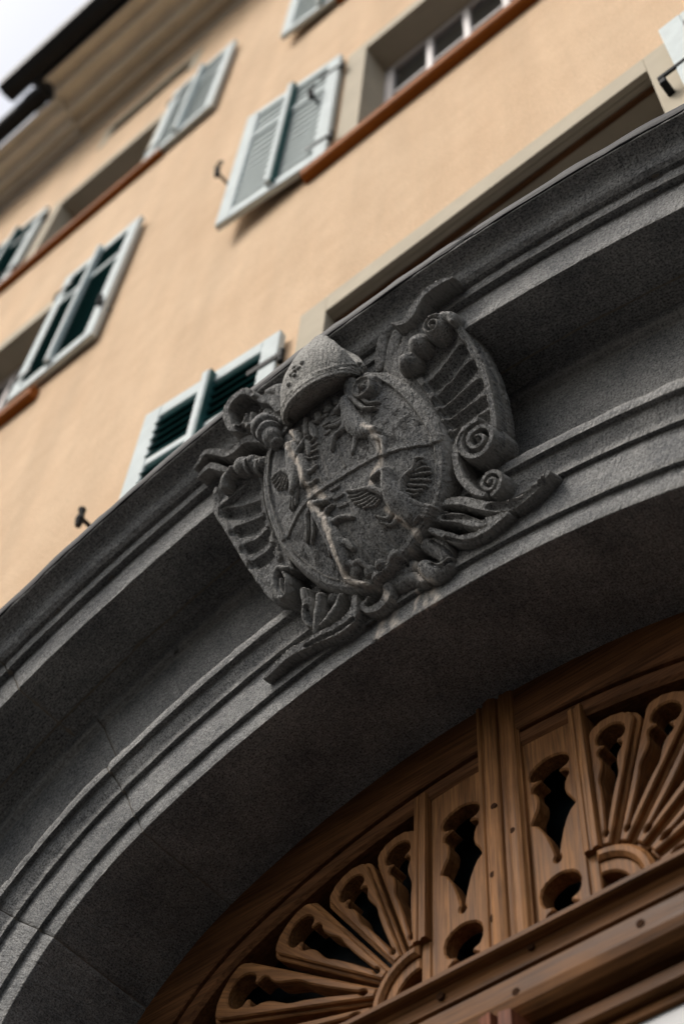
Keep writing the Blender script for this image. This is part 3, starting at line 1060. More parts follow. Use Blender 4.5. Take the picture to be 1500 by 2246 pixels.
def relief(name, prims, base, mat, parent, skirt=0.012, rough=0.0010, cell=CELL, label=None, p_norm=5.0, tool=0.0012):
    """a carved piece as one closed-edged surface raised from base(x, y); edges drop by skirt"""
    x0, x1, y0, y1 = bounds(prims)
    nx, ny = int((x1 - x0) / cell) + 2, int((y1 - y0) / cell) + 2
    gx = x0 + np.arange(nx) * cell
    gy = y0 + np.arange(ny) * cell
    X, Y = np.meshgrid(gx, gy, indexing='ij')
    Xw = X + 0.0009 * vnoise(X * 60, Y * 60 + 9)
    Yw = Y + 0.0009 * vnoise(X * 60 + 40, Y * 60)
    h = rel_eval(Xw, Yw, prims, p_norm)
    if parent.name.startswith('shield'):
        h = h * 0.66
        rough, tool = rough * 0.6, tool * 0.5
    b = base(X, Y) if callable(base) else np.full(X.shape, base)
    inside = h > 0.0006
    grow = inside.copy()
    grow[1:, :] |= inside[:-1, :]; grow[:-1, :] |= inside[1:, :]
    g2 = grow.copy()
    g2[:, 1:] |= grow[:, :-1]; g2[:, :-1] |= grow[:, 1:]
    nz = rough * (vnoise(X * 45, Y * 45) + 0.7 * vnoise(X * 130 + 5, Y * 130)) + tool * vnoise(X * 90 + Y * 40 + 17, Y * 25 - X * 10)
    Z = np.where(inside, b + h + nz, b - skirt)
    # arris weight from curvature
    lap = np.zeros(X.shape)
    lap[1:-1, 1:-1] = 4 * Z[1:-1, 1:-1] - Z[:-2, 1:-1] - Z[2:, 1:-1] - Z[1:-1, :-2] - Z[1:-1, 2:]
    edge = np.where(inside, np.clip(lap / 0.0035, 0, 1), 0)
    st = np.zeros(X.shape)
    for k_, s_ in enumerate(STAINS):
        w = 0.0085 + 0.005 * vnoise(X * 70 + k_ * 7, Y * 70)
        q = seg_dist(X, Y, s_, [1.0] * len(s_)) / np.maximum(w, 0.003)
        st = np.maximum(st, np.clip(1.6 - 1.3 * q, 0, 1))
    idx = -np.ones(X.shape, int)
    sel = np.argwhere(g2)
    idx[g2] = np.arange(len(sel))
    v = np.stack([X[g2], Y[g2], Z[g2]], 1)
    q = g2[:-1, :-1] & g2[1:, :-1] & g2[1:, 1:] & g2[:-1, 1:]
    ii = np.argwhere(q)
    i, j = ii[:, 0], ii[:, 1]
    f = np.stack([idx[i, j], idx[i + 1, j], idx[i + 1, j + 1], idx[i, j + 1]], 1)
    me = bpy.data.meshes.new(name)
    me.from_pydata(v.tolist(), [], f.tolist())
    me.polygons.foreach_set('use_smooth', [True] * len(me.polygons))
    me.update()
    set_attr(me, 'edge', edge[g2])
    set_attr(me, 'stain', st[g2])
    o = link(name, me, mat, parent)
    if label:
        o['label'] = label
    return o

# ---- shield: domed oval with a rim
SH_OUT = [(0.096, 0.020), (0.144, -0.021), (0.182, -0.088), (0.213, -0.175), (0.231, -0.259), (0.236, -0.331), (0.227, -0.392), (0.209, -0.444), (0.186, -0.483), (0.153, -0.516), (0.103, -0.544), (0.058, -0.569), (-0.018, -0.595), (-0.080, -0.597), (-0.134, -0.566), (-0.186, -0.521), (-0.234, -0.451), (-0.267, -0.381), (-0.292, -0.306), (-0.304, -0.225), (-0.306, -0.145), (-0.294, -0.073), (-0.270, -0.013), (-0.237, 0.014), (-0.185, 0.041), (-0.099, 0.069), (-0.002, 0.069)]
_sh = [(float(q[0]), float(q[1])) for q in catmull(SH_OUT + [SH_OUT[0]], 3)][:-1]
def shield_h(X, Y):
    dd = poly_dist(X, Y, _sh)
    k = np.clip(dd / 0.20, 0, 1)
    hh = 0.038 + 0.058 * (1 - (1 - k) ** 2)
    e = np.clip(dd / 0.010, 0, 1)
    hh = hh - 0.022 * (1 - e) ** 2
    inn = np.clip((dd - 0.031) / 0.004, 0, 1)
    return hh - 0.011 * inn + 0.004 * np.clip(1 - np.abs(dd - 0.016) / 0.010, 0, 1)
def build_shield():
    cell = 0.003
    xs = [p[0] for p in _sh]; ys = [p[1] for p in _sh]
    gx = np.arange(min(xs) - 0.01, max(xs) + 0.01, cell); gy = np.arange(min(ys) - 0.01, max(ys) + 0.01, cell)
    X, Y = np.meshgrid(gx, gy, indexing='ij')
    dd = poly_dist(X, Y, _sh)
    return X, Y, dd
shield = relief('shield', [P(SH_OUT, 0.0012, 0.001)], shield_h, M['carved'], arms, 0.16, 0.0009, 0.0028, 'domed oval shield with a tooled rim', tool=0.0009)

# pitted fields of two quarters, rough and darker than the rim
field1 = [(0.115, -0.110), (0.152, -0.121), (0.179, -0.161), (0.203, -0.233), (0.210, -0.294), (0.210, -0.315), (0.164, -0.300), (0.089, -0.286), (0.011, -0.273), (-0.007, -0.253), (0.001, -0.188), (0.017, -0.129), (0.037, -0.090)]
field2 = [(-0.266, -0.328), (-0.226, -0.325), (-0.176, -0.315), (-0.129, -0.303), (-0.110, -0.360), (-0.097, -0.410), (-0.075, -0.473), (-0.054, -0.538), (-0.069, -0.572), (-0.118, -0.553), (-0.152, -0.524), (-0.198, -0.472), (-0.230, -0.415), (-0.253, -0.367)]
relief('quarter_field', [P(field1, 0.0016, 0.004)], shield_h, M['field'], shield, 0.004, 0.0022, 0.0024)
relief('quarter_field', [P(field2, 0.0016, 0.004)], shield_h, M['field'], shield, 0.004, 0.0022, 0.0024)
# bar and pales dividing the quarters
relief('bar', [S([(0.220, -0.324), (0.157, -0.305), (0.088, -0.288), (0.010, -0.279), (-0.055, -0.274), (-0.121, -0.271), (-0.173, -0.276), (-0.217, -0.290), (-0.261, -0.308)], 0.0115, 0.011, 'flat')], shield_h, M['carved'], shield, 0.004)
relief('pale', [S([(-0.084, -0.067), (-0.079, -0.158), (-0.072, -0.262)], 0.0055, 0.006), S([(-0.117, -0.075), (-0.108, -0.165), (-0.097, -0.257)], 0.0045, 0.005),
                S([(-0.046, -0.040), (-0.033, -0.138), (-0.024, -0.258)], 0.0045, 0.005)], shield_h, M['carved'], shield, 0.004)
relief('pale', [S([(-0.065, -0.412), (-0.050, -0.477), (-0.031, -0.548)], 0.0042, 0.005), S([(-0.025, -0.406), (-0.011, -0.474), (0.007, -0.540)], 0.0055, 0.006),
                S([(-0.039, -0.376), (-0.026, -0.435), (-0.010, -0.517)], 0.0042, 0.004), S([(0.017, -0.464), (0.030, -0.508), (0.037, -0.548)], 0.004, 0.004)], shield_h, M['carved'], shield, 0.004)
relief('billet', [S(q, 0.0062, 0.011, 'flat') for q in ([(-0.052, -0.065), (-0.035, -0.067)], [(-0.020, -0.075), (0.000, -0.077)], [(-0.050, -0.094), (-0.034, -0.095)], [(-0.024, -0.103), (-0.001, -0.107)], [(-0.050, -0.125), (-0.035, -0.126)])],
       shield_h, M['carved'], shield, 0.004)
relief('billet', [S(q, 0.0062, 0.011, 'flat') for q in ([(-0.075, -0.297), (-0.054, -0.299)], [(-0.072, -0.328), (-0.049, -0.330)], [(-0.066, -0.358), (-0.045, -0.365)], [(-0.098, -0.314), (-0.084, -0.318)])],
       shield_h, M['carved'], shield, 0.004)

# ---- ibex of the upper quarter
ib = [S([(0.025, -0.065), (0.027, -0.096), (0.029, -0.129), (0.038, -0.165), (0.057, -0.195), (0.081, -0.212)], [0.013, 0.020, 0.026, 0.027, 0.023, 0.014], 0.034),
      S([(0.027, -0.060), (0.014, -0.073), (-0.003, -0.086)], [0.014, 0.012, 0.007], 0.034),
      S([(0.021, -0.056), (0.035, -0.054), (0.050, -0.078), (0.062, -0.109), (0.077, -0.132), (0.100, -0.144)], [0.008, 0.009, 0.0088, 0.008, 0.0065, 0.004], 0.030),
      S([(0.036, -0.049), (0.057, -0.061), (0.073, -0.090), (0.086, -0.114), (0.109, -0.127)], [0.007, 0.008, 0.008, 0.0065, 0.004], 0.024),
      S([(0.078, -0.212), (0.080, -0.235), (0.095, -0.249), (0.093, -0.275), (0.091, -0.301)], [0.016, 0.013, 0.009, 0.007, 0.0055], 0.022),
      S([(0.071, -0.215), (0.076, -0.250), (0.078, -0.273), (0.072, -0.292)], [0.014, 0.010, 0.007, 0.0055], 0.015),
      S([(0.082, -0.209), (0.094, -0.216), (0.090, -0.226)], [0.006, 0.005, 0.003], 0.022),
      S([(0.018, -0.141), (-0.005, -0.150), (-0.024, -0.153), (-0.035, -0.170), (-0.044, -0.188)], [0.016, 0.010, 0.0075, 0.0065, 0.005], 0.022),
      S([(0.017, -0.123), (-0.010, -0.122), (-0.026, -0.116), (-0.043, -0.110)], [0.013, 0.009, 0.007, 0.005], 0.018),
      S([(0.041, -0.186), (0.026, -0.200), (0.017, -0.222), (0.008, -0.236)], [0.015, 0.010, 0.007, 0.005], 0.014)]
relief('ibex', ib, shield_h, M['carved'], shield, 0.006, 0.0008, 0.0022, 'rearing ibex with ribbed horns in the upper quarter')
# ---- ibex of the lower quarter, streaked with lime
ib = [S([(-0.138, -0.303), (-0.129, -0.347), (-0.117, -0.391), (-0.107, -0.438), (-0.105, -0.481), (-0.104, -0.514)], [0.013, 0.017, 0.023, 0.026, 0.023, 0.015], 0.033),
      S([(-0.139, -0.307), (-0.117, -0.313), (-0.093, -0.326)], [0.013, 0.011, 0.007], 0.032),
      S([(-0.145, -0.305), (-0.166, -0.321), (-0.175, -0.352), (-0.190, -0.378)], [0.008, 0.0085, 0.007, 0.004], 0.020),
      S([(-0.141, -0.317), (-0.151, -0.344), (-0.161, -0.371), (-0.176, -0.392)], [0.008, 0.008, 0.007, 0.004], 0.018),
      S([(-0.110, -0.376), (-0.094, -0.391), (-0.072, -0.393), (-0.052, -0.402), (-0.036, -0.417)], [0.015, 0.012, 0.009, 0.008, 0.005], 0.024),
      S([(-0.112, -0.355), (-0.096, -0.346), (-0.080, -0.347)], [0.012, 0.008, 0.005], 0.022),
      S([(-0.098, -0.454), (-0.078, -0.464), (-0.065, -0.489)], [0.017, 0.012, 0.007], 0.022),
      S([(-0.104, -0.501), (-0.083, -0.521), (-0.062, -0.526), (-0.048, -0.554)], [0.016, 0.012, 0.009, 0.006], 0.024),
      S([(-0.117, -0.454), (-0.120, -0.478), (-0.127, -0.505)], [0.007, 0.006, 0.004], 0.020),
      S([(-0.130, -0.439), (-0.137, -0.457)], [0.006, 0.004], 0.014),
      S([(-0.110, -0.449), (-0.115, -0.492), (-0.118, -0.521), (-0.102, -0.554), (-0.074, -0.579), (-0.049, -0.600)], [0.010, 0.011, 0.011, 0.010, 0.008, 0.005], 0.020)]
relief('ibex', ib, shield_h, M['carved'], shield, 0.006, 0.0008, 0.0022, 'ibex of the lower quarter, pale with lime streaks')

# ---- eagles
def feathers(root, tips, r0=0.0045, r1=0.003, h=0.014):
    return [S([root, ((root[0] + t[0]) / 2 + 0.002, (root[1] + t[1]) / 2 + 0.002), t], [r0 * 0.8, r0, r1], h) for t in tips]
eg = [S([(0.084, -0.351), (0.077, -0.376), (0.078, -0.414), (0.088, -0.454), (0.099, -0.487)], [0.013, 0.016, 0.026, 0.030, 0.026], 0.036),
      S([(0.084, -0.350), (0.070, -0.345), (0.053, -0.348), (0.042, -0.353)], [0.013, 0.010, 0.006, 0.0035], 0.030),
      # right wing: leading edge and quills
      S([(0.103, -0.421), (0.112, -0.398), (0.128, -0.387), (0.147, -0.378), (0.158, -0.357), (0.171, -0.359)], [0.010, 0.009, 0.008, 0.007, 0.006, 0.005], 0.026),
      S([(0.155, -0.374), (0.165, -0.366), (0.172, -0.372)], 0.0042, 0.017), S([(0.146, -0.386), (0.167, -0.383), (0.175, -0.387)], 0.0042, 0.017),
      S([(0.138, -0.395), (0.160, -0.398), (0.174, -0.402)], 0.0045, 0.017), S([(0.130, -0.404), (0.149, -0.412), (0.167, -0.420)], 0.0045, 0.016),
      S([(0.122, -0.413), (0.138, -0.423), (0.156, -0.432)], 0.0045, 0.016), S([(0.114, -0.422), (0.132, -0.435), (0.144, -0.438)], 0.0045, 0.015),
      S([(0.110, -0.432), (0.122, -0.443), (0.132, -0.444)], 0.004, 0.014),
      # left wing
      S([(0.057, -0.403), (0.039, -0.379), (0.015, -0.362), (-0.011, -0.351), (-0.030, -0.339)], [0.010, 0.009, 0.008, 0.007, 0.005], 0.026),
      S([(0.020, -0.370), (-0.007, -0.364), (-0.030, -0.352)], 0.0042, 0.017), S([(0.024, -0.380), (-0.004, -0.376), (-0.026, -0.365)], 0.0042, 0.017),
      S([(0.028, -0.391), (0.000, -0.388), (-0.022, -0.379)], 0.0042, 0.016), S([(0.033, -0.398), (0.008, -0.399), (-0.012, -0.394)], 0.0042, 0.016),
      S([(0.038, -0.405), (0.018, -0.409), (-0.002, -0.409)], 0.0042, 0.015), S([(0.043, -0.413), (0.028, -0.418), (0.016, -0.415)], 0.004, 0.015),
      # tail fan
      S([(0.109, -0.454), (0.135, -0.482), (0.174, -0.512)], [0.010, 0.008, 0.004], 0.024), S([(0.108, -0.468), (0.135, -0.493), (0.170, -0.517)], [0.009, 0.007, 0.004], 0.022),
      S([(0.106, -0.477), (0.136, -0.503), (0.165, -0.522)], [0.009, 0.007, 0.004], 0.020), S([(0.103, -0.486), (0.130, -0.510), (0.158, -0.526)], [0.009, 0.007, 0.004], 0.018),
      # claws
      S([(0.059, -0.456), (0.042, -0.466), (0.020, -0.446)], [0.009, 0.006, 0.0035], 0.018), S([(0.065, -0.475), (0.048, -0.485), (0.027, -0.470)], [0.009, 0.006, 0.0035], 0.016),
      S([(0.042, -0.470), (0.028, -0.482)], [0.005, 0.003], 0.012)]
relief('eagle', eg, shield_h, M['carved'], shield, 0.006, 0.0007, 0.0021, 'eagle with raised wings in the lower quarter', 7.0)
eg = [S([(-0.163, -0.081), (-0.167, -0.116), (-0.167, -0.162), (-0.172, -0.196), (-0.185, -0.224)], [0.013, 0.018, 0.023, 0.020, 0.013], 0.036),
      S([(-0.137, -0.146), (-0.138, -0.179), (-0.141, -0.207), (-0.150, -0.227)], [0.014, 0.020, 0.018, 0.010], 0.026),
      S([(-0.163, -0.081), (-0.171, -0.067), (-0.180, -0.076)], [0.012, 0.008, 0.004], 0.028),
      S([(-0.182, -0.160), (-0.199, -0.138), (-0.219, -0.127), (-0.252, -0.123)], [0.010, 0.009, 0.008, 0.004], 0.024),
      S([(-0.210, -0.136), (-0.236, -0.133), (-0.254, -0.130)], 0.0042, 0.016), S([(-0.207, -0.145), (-0.231, -0.148), (-0.248, -0.147)], 0.0042, 0.016),
      S([(-0.201, -0.152), (-0.223, -0.161), (-0.241, -0.164)], 0.0042, 0.015), S([(-0.195, -0.160), (-0.215, -0.171), (-0.227, -0.177)], 0.0042, 0.015), S([(-0.192, -0.170), (-0.204, -0.182), (-0.213, -0.187)], 0.004, 0.014),
      S([(-0.143, -0.123), (-0.126, -0.113), (-0.109, -0.102), (-0.094, -0.102)], [0.010, 0.009, 0.007, 0.004], 0.026),
      S([(-0.116, -0.113), (-0.096, -0.106), (-0.081, -0.105)], 0.004, 0.016), S([(-0.115, -0.126), (-0.092, -0.120), (-0.077, -0.119)], 0.004, 0.016),
      S([(-0.116, -0.136), (-0.093, -0.138), (-0.078, -0.138)], 0.004, 0.015), S([(-0.118, -0.146), (-0.097, -0.154), (-0.083, -0.157)], 0.004, 0.015), S([(-0.124, -0.154), (-0.104, -0.170), (-0.091, -0.174)], 0.004, 0.014),
      S([(-0.178, -0.210), (-0.195, -0.235), (-0.210, -0.258)], [0.010, 0.008, 0.004], 0.022), S([(-0.176, -0.215), (-0.189, -0.240), (-0.202, -0.262)], [0.010, 0.007, 0.004], 0.020), S([(-0.171, -0.216), (-0.181, -0.242), (-0.190, -0.261)], [0.009, 0.007, 0.004], 0.018),
      S([(-0.142, -0.192), (-0.120, -0.205), (-0.097, -0.202)], [0.010, 0.008, 0.005], 0.018), S([(-0.149, -0.221), (-0.128, -0.240), (-0.107, -0.240)], [0.010, 0.007, 0.004], 0.016)]
relief('eagle', eg, shield_h, M['carved'], shield, 0.006, 0.0007, 0.0021, 'worn eagle with pale crusts in the upper quarter', 7.0)
# little crown leaves between mitre and shield
relief('leaf_crest', [S([(-0.155, -0.028), (-0.137, -0.058), (-0.128, -0.097)], [0.010, 0.014, 0.007], 0.026), S([(-0.100, -0.030), (-0.103, -0.057), (-0.104, -0.086)], [0.009, 0.012, 0.006], 0.026),
                      S([(-0.083, -0.060), (-0.084, -0.091), (-0.079, -0.118)], [0.009, 0.012, 0.006], 0.022), S([(-0.154, -0.077), (-0.149, -0.104), (-0.146, -0.132)], [0.010, 0.014, 0.010], 0.026),
                      S([(-0.064, -0.042), (-0.060, -0.064), (-0.070, -0.067)], [0.012, 0.011, 0.006], 0.022), S([(-0.032, -0.027), (-0.029, -0.049), (-0.037, -0.056)], [0.012, 0.011, 0.006], 0.020),
                      S([(-0.005, -0.025), (-0.001, -0.045), (0.015, -0.044)], [0.010, 0.010, 0.006], 0.018), S([(-0.111, -0.100), (-0.106, -0.132), (-0.112, -0.156)], [0.008, 0.010, 0.006], 0.020)],
       shield_h, M['carved'], shield, 0.008)
# roses at the foot of the shield
relief('rose', [S([(0.021, -0.560)], 0.021, 0.030), S([(-0.019, -0.558)], 0.017, 0.026), S([(-0.050, -0.557)], 0.018, 0.024), S([(-0.086, -0.537)], 0.020, 0.024),
                S([(0.043, -0.587)], 0.019, 0.024), S([(-0.002, -0.585), (0.024, -0.593)], 0.022, 0.026), S([(-0.035, -0.582)], 0.018, 0.020),
                Gv([(0.024, -0.576), (0.034, -0.573), (0.037, -0.585)], 0.004, 0.012), Gv([(-0.015, -0.575), (-0.005, -0.572), (-0.002, -0.583)], 0.004, 0.010), Gv([(-0.081, -0.553), (-0.071, -0.550)], 0.004, 0.010)],
       shield_h, M['carved'], shield, 0.02, 0.0012)

# ---- body of the keystone behind the carving
BLK = [(0.278, -0.011), (0.312, -0.265), (0.289, -0.377), (0.139, -0.467), (0.002, -0.558), (-0.164, -0.549), (-0.274, -0.406), (-0.381, -0.199), (-0.408, -0.020), (-0.329, 0.039), (-0.246, 0.114), (-0.081, 0.125), (0.146, 0.098)]
v, f = [], []
for hh in (-0.03, -0.20):
    v += [(p[0], p[1], hh) for p in BLK]
n = len(BLK)
f = [(i, (i + 1) % n, n + (i + 1) % n, n + i) for i in range(n)] + [tuple(range(n))]
me = mesh_from('keystone_block', v, f)
set_attr(me, 'edge', [0.0] * len(v)); set_attr(me, 'stain', [0.0] * len(v))
link('keystone_block', me, M['carved'], arms)
# ---- fluted wings either side
WR = [(0.323, 0.076), (0.344, 0.047), (0.363, -0.003), (0.377, -0.064), (0.386, -0.130), (0.389, -0.199), (0.385, -0.270), (0.374, -0.338), (0.363, -0.382), (0.340, -0.400), (0.305, -0.387), (0.276, -0.356), (0.251, -0.333), (0.211, -0.304), (0.175, -0.217), (0.165, -0.139), (0.154, -0.073), (0.123, 0.005), (0.122, 0.046), (0.162, 0.063), (0.214, 0.091), (0.269, 0.097)]
wing_r = [P(WR, 0.030, 0.008),
          S([(0.324, 0.053), (0.347, 0.004), (0.361, -0.065), (0.370, -0.131), (0.375, -0.195), (0.371, -0.262), (0.361, -0.331), (0.351, -0.371)], 0.0125, 0.042, 'flat'),
          S([(0.207, -0.080), (0.222, -0.144), (0.232, -0.208), (0.236, -0.262), (0.238, -0.313)], 0.010, 0.038, 'flat'),
          Gv([(0.221, -0.064), (0.268, -0.048), (0.313, -0.026)], [0.0317, 0.0412, 0.0317], 0.016, 'soft'), Gv([(0.232, -0.128), (0.286, -0.116), (0.338, -0.086)], [0.0238, 0.0286, 0.0253], 0.025, 'soft'),
          Gv([(0.238, -0.184), (0.289, -0.173), (0.345, -0.151)], [0.0222, 0.0262, 0.0238], 0.025, 'soft'), Gv([(0.242, -0.229), (0.293, -0.225), (0.345, -0.215)], [0.0206, 0.0246, 0.0222], 0.024, 'soft'),
          Gv([(0.242, -0.270), (0.291, -0.271), (0.343, -0.271)], [0.0190, 0.0222, 0.0206], 0.023, 'soft'), Gv([(0.242, -0.309), (0.290, -0.309), (0.340, -0.316)], [0.0158, 0.0190, 0.0174], 0.019, 'soft')]
relief('fluted_wing', wing_r, -0.02, M['carved'], arms, 0.025, label='fluted wing on the side of the big double scroll')
WL = [(-0.459, 0.043), (-0.483, -0.000), (-0.488, -0.040), (-0.470, -0.108), (-0.447, -0.188), (-0.424, -0.262), (-0.402, -0.332), (-0.378, -0.393), (-0.355, -0.438), (-0.331, -0.444), (-0.301, -0.425), (-0.280, -0.382), (-0.284, -0.308), (-0.289, -0.231), (-0.287, -0.158), (-0.278, -0.087), (-0.273, -0.031), (-0.286, 0.014), (-0.339, 0.061), (-0.392, 0.076), (-0.433, 0.073)]
wing_l = [P(WL, 0.030, 0.008),
          S([(-0.460, 0.017), (-0.470, -0.032), (-0.471, -0.067), (-0.451, -0.127), (-0.429, -0.206), (-0.407, -0.280), (-0.385, -0.345), (-0.362, -0.406), (-0.346, -0.433)], 0.0125, 0.040, 'flat'),
          S([(-0.307, -0.029), (-0.319, -0.091), (-0.324, -0.149), (-0.323, -0.203), (-0.320, -0.257), (-0.313, -0.321)], 0.010, 0.040, 'flat'),
          Gv([(-0.440, -0.019), (-0.393, -0.044), (-0.339, -0.066)], [0.0348, 0.0412, 0.0348], 0.014, 'soft'), Gv([(-0.449, -0.072), (-0.398, -0.105), (-0.344, -0.123)], [0.0206, 0.0253, 0.0206], 0.025, 'soft'),
          Gv([(-0.428, -0.153), (-0.382, -0.172), (-0.338, -0.175)], [0.0206, 0.0246, 0.0190], 0.025, 'soft'), Gv([(-0.409, -0.225), (-0.369, -0.235), (-0.333, -0.227)], [0.0190, 0.0229, 0.0190], 0.024, 'soft'),
          Gv([(-0.395, -0.287), (-0.359, -0.291), (-0.326, -0.280)], [0.0174, 0.0206, 0.0174], 0.022, 'soft')]
relief('fluted_wing', wing_l, -0.02, M['carved'], arms, 0.025, label='fluted wing with knobbed shoulder and straight edge')
# knobbed shoulders
relief('shoulder_volute', [S([(-0.418, -0.019), (-0.408, 0.005), (-0.379, 0.020)], [0.014, 0.016, 0.013], 0.034), S([(-0.348, 0.014)], 0.030, 0.040), S([(-0.317, -0.005)], 0.030, 0.042), S([(-0.288, -0.030)], 0.029, 0.040),
                           Gv([(-0.398, -0.025), (-0.388, -0.016), (-0.387, -0.033)], 0.007, 0.020), Gv([(-0.317, -0.005), (-0.326, -0.038)], 0.004, 0.014), Gv([(-0.287, -0.027), (-0.294, -0.061)], 0.004, 0.014)],
       0.020, M['carved'], arms, 0.03, 0.0014)
cxy = [(0.305, 0.008)][0]
relief('shoulder_volute', [S([cxy], 0.036, 0.024, 'flat'), S(spiral(cxy[0], cxy[1], 0.030, 1.6, 0.8), 0.0055, 0.031), Gv(spiral(cxy[0], cxy[1], 0.022, 1.4, 0.3), 0.0035, 0.008),
                           S([(0.331, 0.026), (0.351, 0.009), (0.353, -0.012)], [0.018, 0.016, 0.010], 0.024)], 0.028, M['carved'], arms, 0.05, 0.0010)
for q in ([(0.243, 0.002)], [(0.200, -0.030)]):
    relief('shoulder_bead', [S(q, 0.033, 0.046), Gv([(q[0][0] - 0.03, q[0][1] + 0.02), (q[0][0] + 0.03, q[0][1] + 0.024)], 0.004, 0.006)], 0.012, M['carved'], arms, 0.05, 0.0016)
# double scroll on the right
cxy = [(0.314, -0.390)][0]
cx2 = [(0.302, -0.512)][0]
scr = [S(spiral(cxy[0], cxy[1], 0.056, 2.1, 1.35, 1, 0.10), [0.012 - 0.0055 * i / 29 for i in range(30)], 0.046, 'flat', 2),
       S([cxy], 0.010, 0.050), S([cxy], 0.052, 0.020, 'flat'),
       S([(0.305, -0.343), (0.273, -0.343), (0.250, -0.374), (0.238, -0.417), (0.240, -0.461), (0.254, -0.505), (0.278, -0.536)], [0.012, 0.013, 0.0135, 0.0135, 0.013, 0.012, 0.010], 0.040, 'flat'),
       S(spiral(cx2[0], cx2[1], 0.034, 1.8, -1.7, 1, 0.12), [0.0085 - 0.003 * i / 25 for i in range(26)], 0.036, 'flat', 2), S([cx2], 0.008, 0.036), S([cx2], 0.030, 0.012, 'flat')]
relief('double_scroll', scr, 0.002, M['carved'], arms, 0.05, 0.0010, 0.0023, 'large double scroll ending in a small lower curl')
# small scroll at the foot of the other wing
cxy = [(-0.308, -0.434)][0]
relief('scroll', [S([(-0.277, -0.395), (-0.299, -0.381), (-0.318, -0.400), (-0.322, -0.435), (-0.309, -0.471), (-0.292, -0.465), (-0.282, -0.433), (-0.286, -0.403)], [0.010, 0.012, 0.012, 0.012, 0.011, 0.010, 0.008, 0.006], 0.038),
                  S([(-0.302, -0.410), (-0.307, -0.438), (-0.303, -0.458)], [0.006, 0.007, 0.005], 0.030), S([(-0.319, -0.429)], 0.036, 0.018, 'flat')], 0.022, M['carved'], arms, 0.06)
# boss beside the mitre
cxy = [(0.085, -0.064)][0]
relief('boss', [S([cxy], 0.037, 0.022, 'flat'), S(spiral(cxy[0], cxy[1], 0.029, 1.0, 0.2, 1, 0.9), 0.006, 0.028), S([cxy], 0.011, 0.034, 'flat'), Gv([(cxy[0] - 0.012, cxy[1] - 0.010), (cxy[0] + 0.012, cxy[1] + 0.010)], 0.002, 0.012),
                S([(0.049, -0.008), (0.041, -0.028), (0.038, -0.049)], [0.016, 0.017, 0.012], 0.022), S([(0.101, -0.027), (0.114, -0.047)], [0.014, 0.012], 0.016)], 0.066, M['carved'], arms, 0.05, 0.0010)

# ---- ribbons and leaves
def ribbon(name, prims, base=0.0, skirt=0.05, label=None):
    return relief(name, prims, base, M['carved'], arms, skirt, 0.0010, 0.0026, label)
ribbon('ribbon', [S([(0.193, 0.120), (0.223, 0.100), (0.254, 0.109), (0.287, 0.133), (0.319, 0.142), (0.357, 0.139), (0.392, 0.127)], [0.006, 0.014, 0.020, 0.017, 0.015, 0.013, 0.005], 0.034, 'flat'),
                  Gv([(0.238, 0.083), (0.281, 0.097), (0.315, 0.111), (0.359, 0.112)], 0.004, 0.008)], 0.004, 0.05, 'ribbon fluttering up onto the cornice moulding')
ribbon('ribbon', [S([(-0.252, 0.021), (-0.275, 0.055), (-0.305, 0.081), (-0.335, 0.091), (-0.361, 0.082), (-0.392, 0.088), (-0.425, 0.121), (-0.458, 0.142), (-0.481, 0.129), (-0.505, 0.114)], [0.010, 0.017, 0.019, 0.017, 0.014, 0.015, 0.015, 0.012, 0.010, 0.004], 0.036, 'flat'),
                  Gv([(-0.253, 0.009), (-0.295, 0.045), (-0.325, 0.052), (-0.358, 0.047)], 0.004, 0.007)], 0.004, 0.05, 'wavy ribbon above the knobbed shoulder')
ribbon('ribbon', [S([(-0.409, 0.044), (-0.428, 0.066), (-0.452, 0.091), (-0.476, 0.093), (-0.503, 0.083)], [0.012, 0.015, 0.014, 0.011, 0.004], 0.030, 'flat')], 0.004, 0.05, 'short ribbon tucked behind the knobbed shoulder')
# rays between mitre and the shoulder beads
ribbon('drapery', [S([(0.200, 0.107), (0.179, 0.063), (0.150, 0.026)], [0.016, 0.020, 0.014], 0.010), S([(0.169, 0.138), (0.146, 0.090), (0.121, 0.049)], [0.018, 0.022, 0.016], 0.009), S([(0.135, 0.161), (0.113, 0.117), (0.096, 0.070)], [0.016, 0.020, 0.014], 0.009)], -0.022, 0.05)
# leaves sweeping right under the scroll
ribbon('leaf', [S([(0.169, -0.487), (0.214, -0.508), (0.261, -0.555), (0.302, -0.590), (0.345, -0.606), (0.391, -0.602), (0.441, -0.585)], [0.010, 0.016, 0.018, 0.019, 0.020, 0.018, 0.010], 0.036, 'flat'),
                Gv([(0.280, -0.573), (0.330, -0.604), (0.379, -0.602), (0.422, -0.593)], [0.008, 0.012, 0.012, 0.008], 0.016)], 0.004, 0.06, 'long leaf lying out along the architrave')
ribbon('leaf', [S([(0.145, -0.516), (0.194, -0.546), (0.240, -0.594), (0.281, -0.609), (0.306, -0.611)], [0.012, 0.018, 0.017, 0.013, 0.006], 0.034, 'flat'), Gv([(0.164, -0.525), (0.216, -0.560), (0.257, -0.597)], 0.006, 0.012)], 0.004, 0.06)
ribbon('leaf', [S([(0.126, -0.540), (0.160, -0.580), (0.195, -0.615), (0.244, -0.629), (0.287, -0.626), (0.317, -0.623)], [0.010, 0.014, 0.015, 0.014, 0.012, 0.008], 0.036, 'flat'), Gv([(0.154, -0.583), (0.202, -0.628), (0.255, -0.640), (0.297, -0.635)], 0.004, 0.010)], 0.008, 0.06)
ribbon('leaf', [S([(0.097, -0.557), (0.121, -0.581), (0.134, -0.614), (0.127, -0.625)], [0.020, 0.026, 0.020, 0.010], 0.024), Gv([(0.114, -0.560), (0.138, -0.600), (0.155, -0.632)], 0.005, 0.012)], 0.012, 0.06)
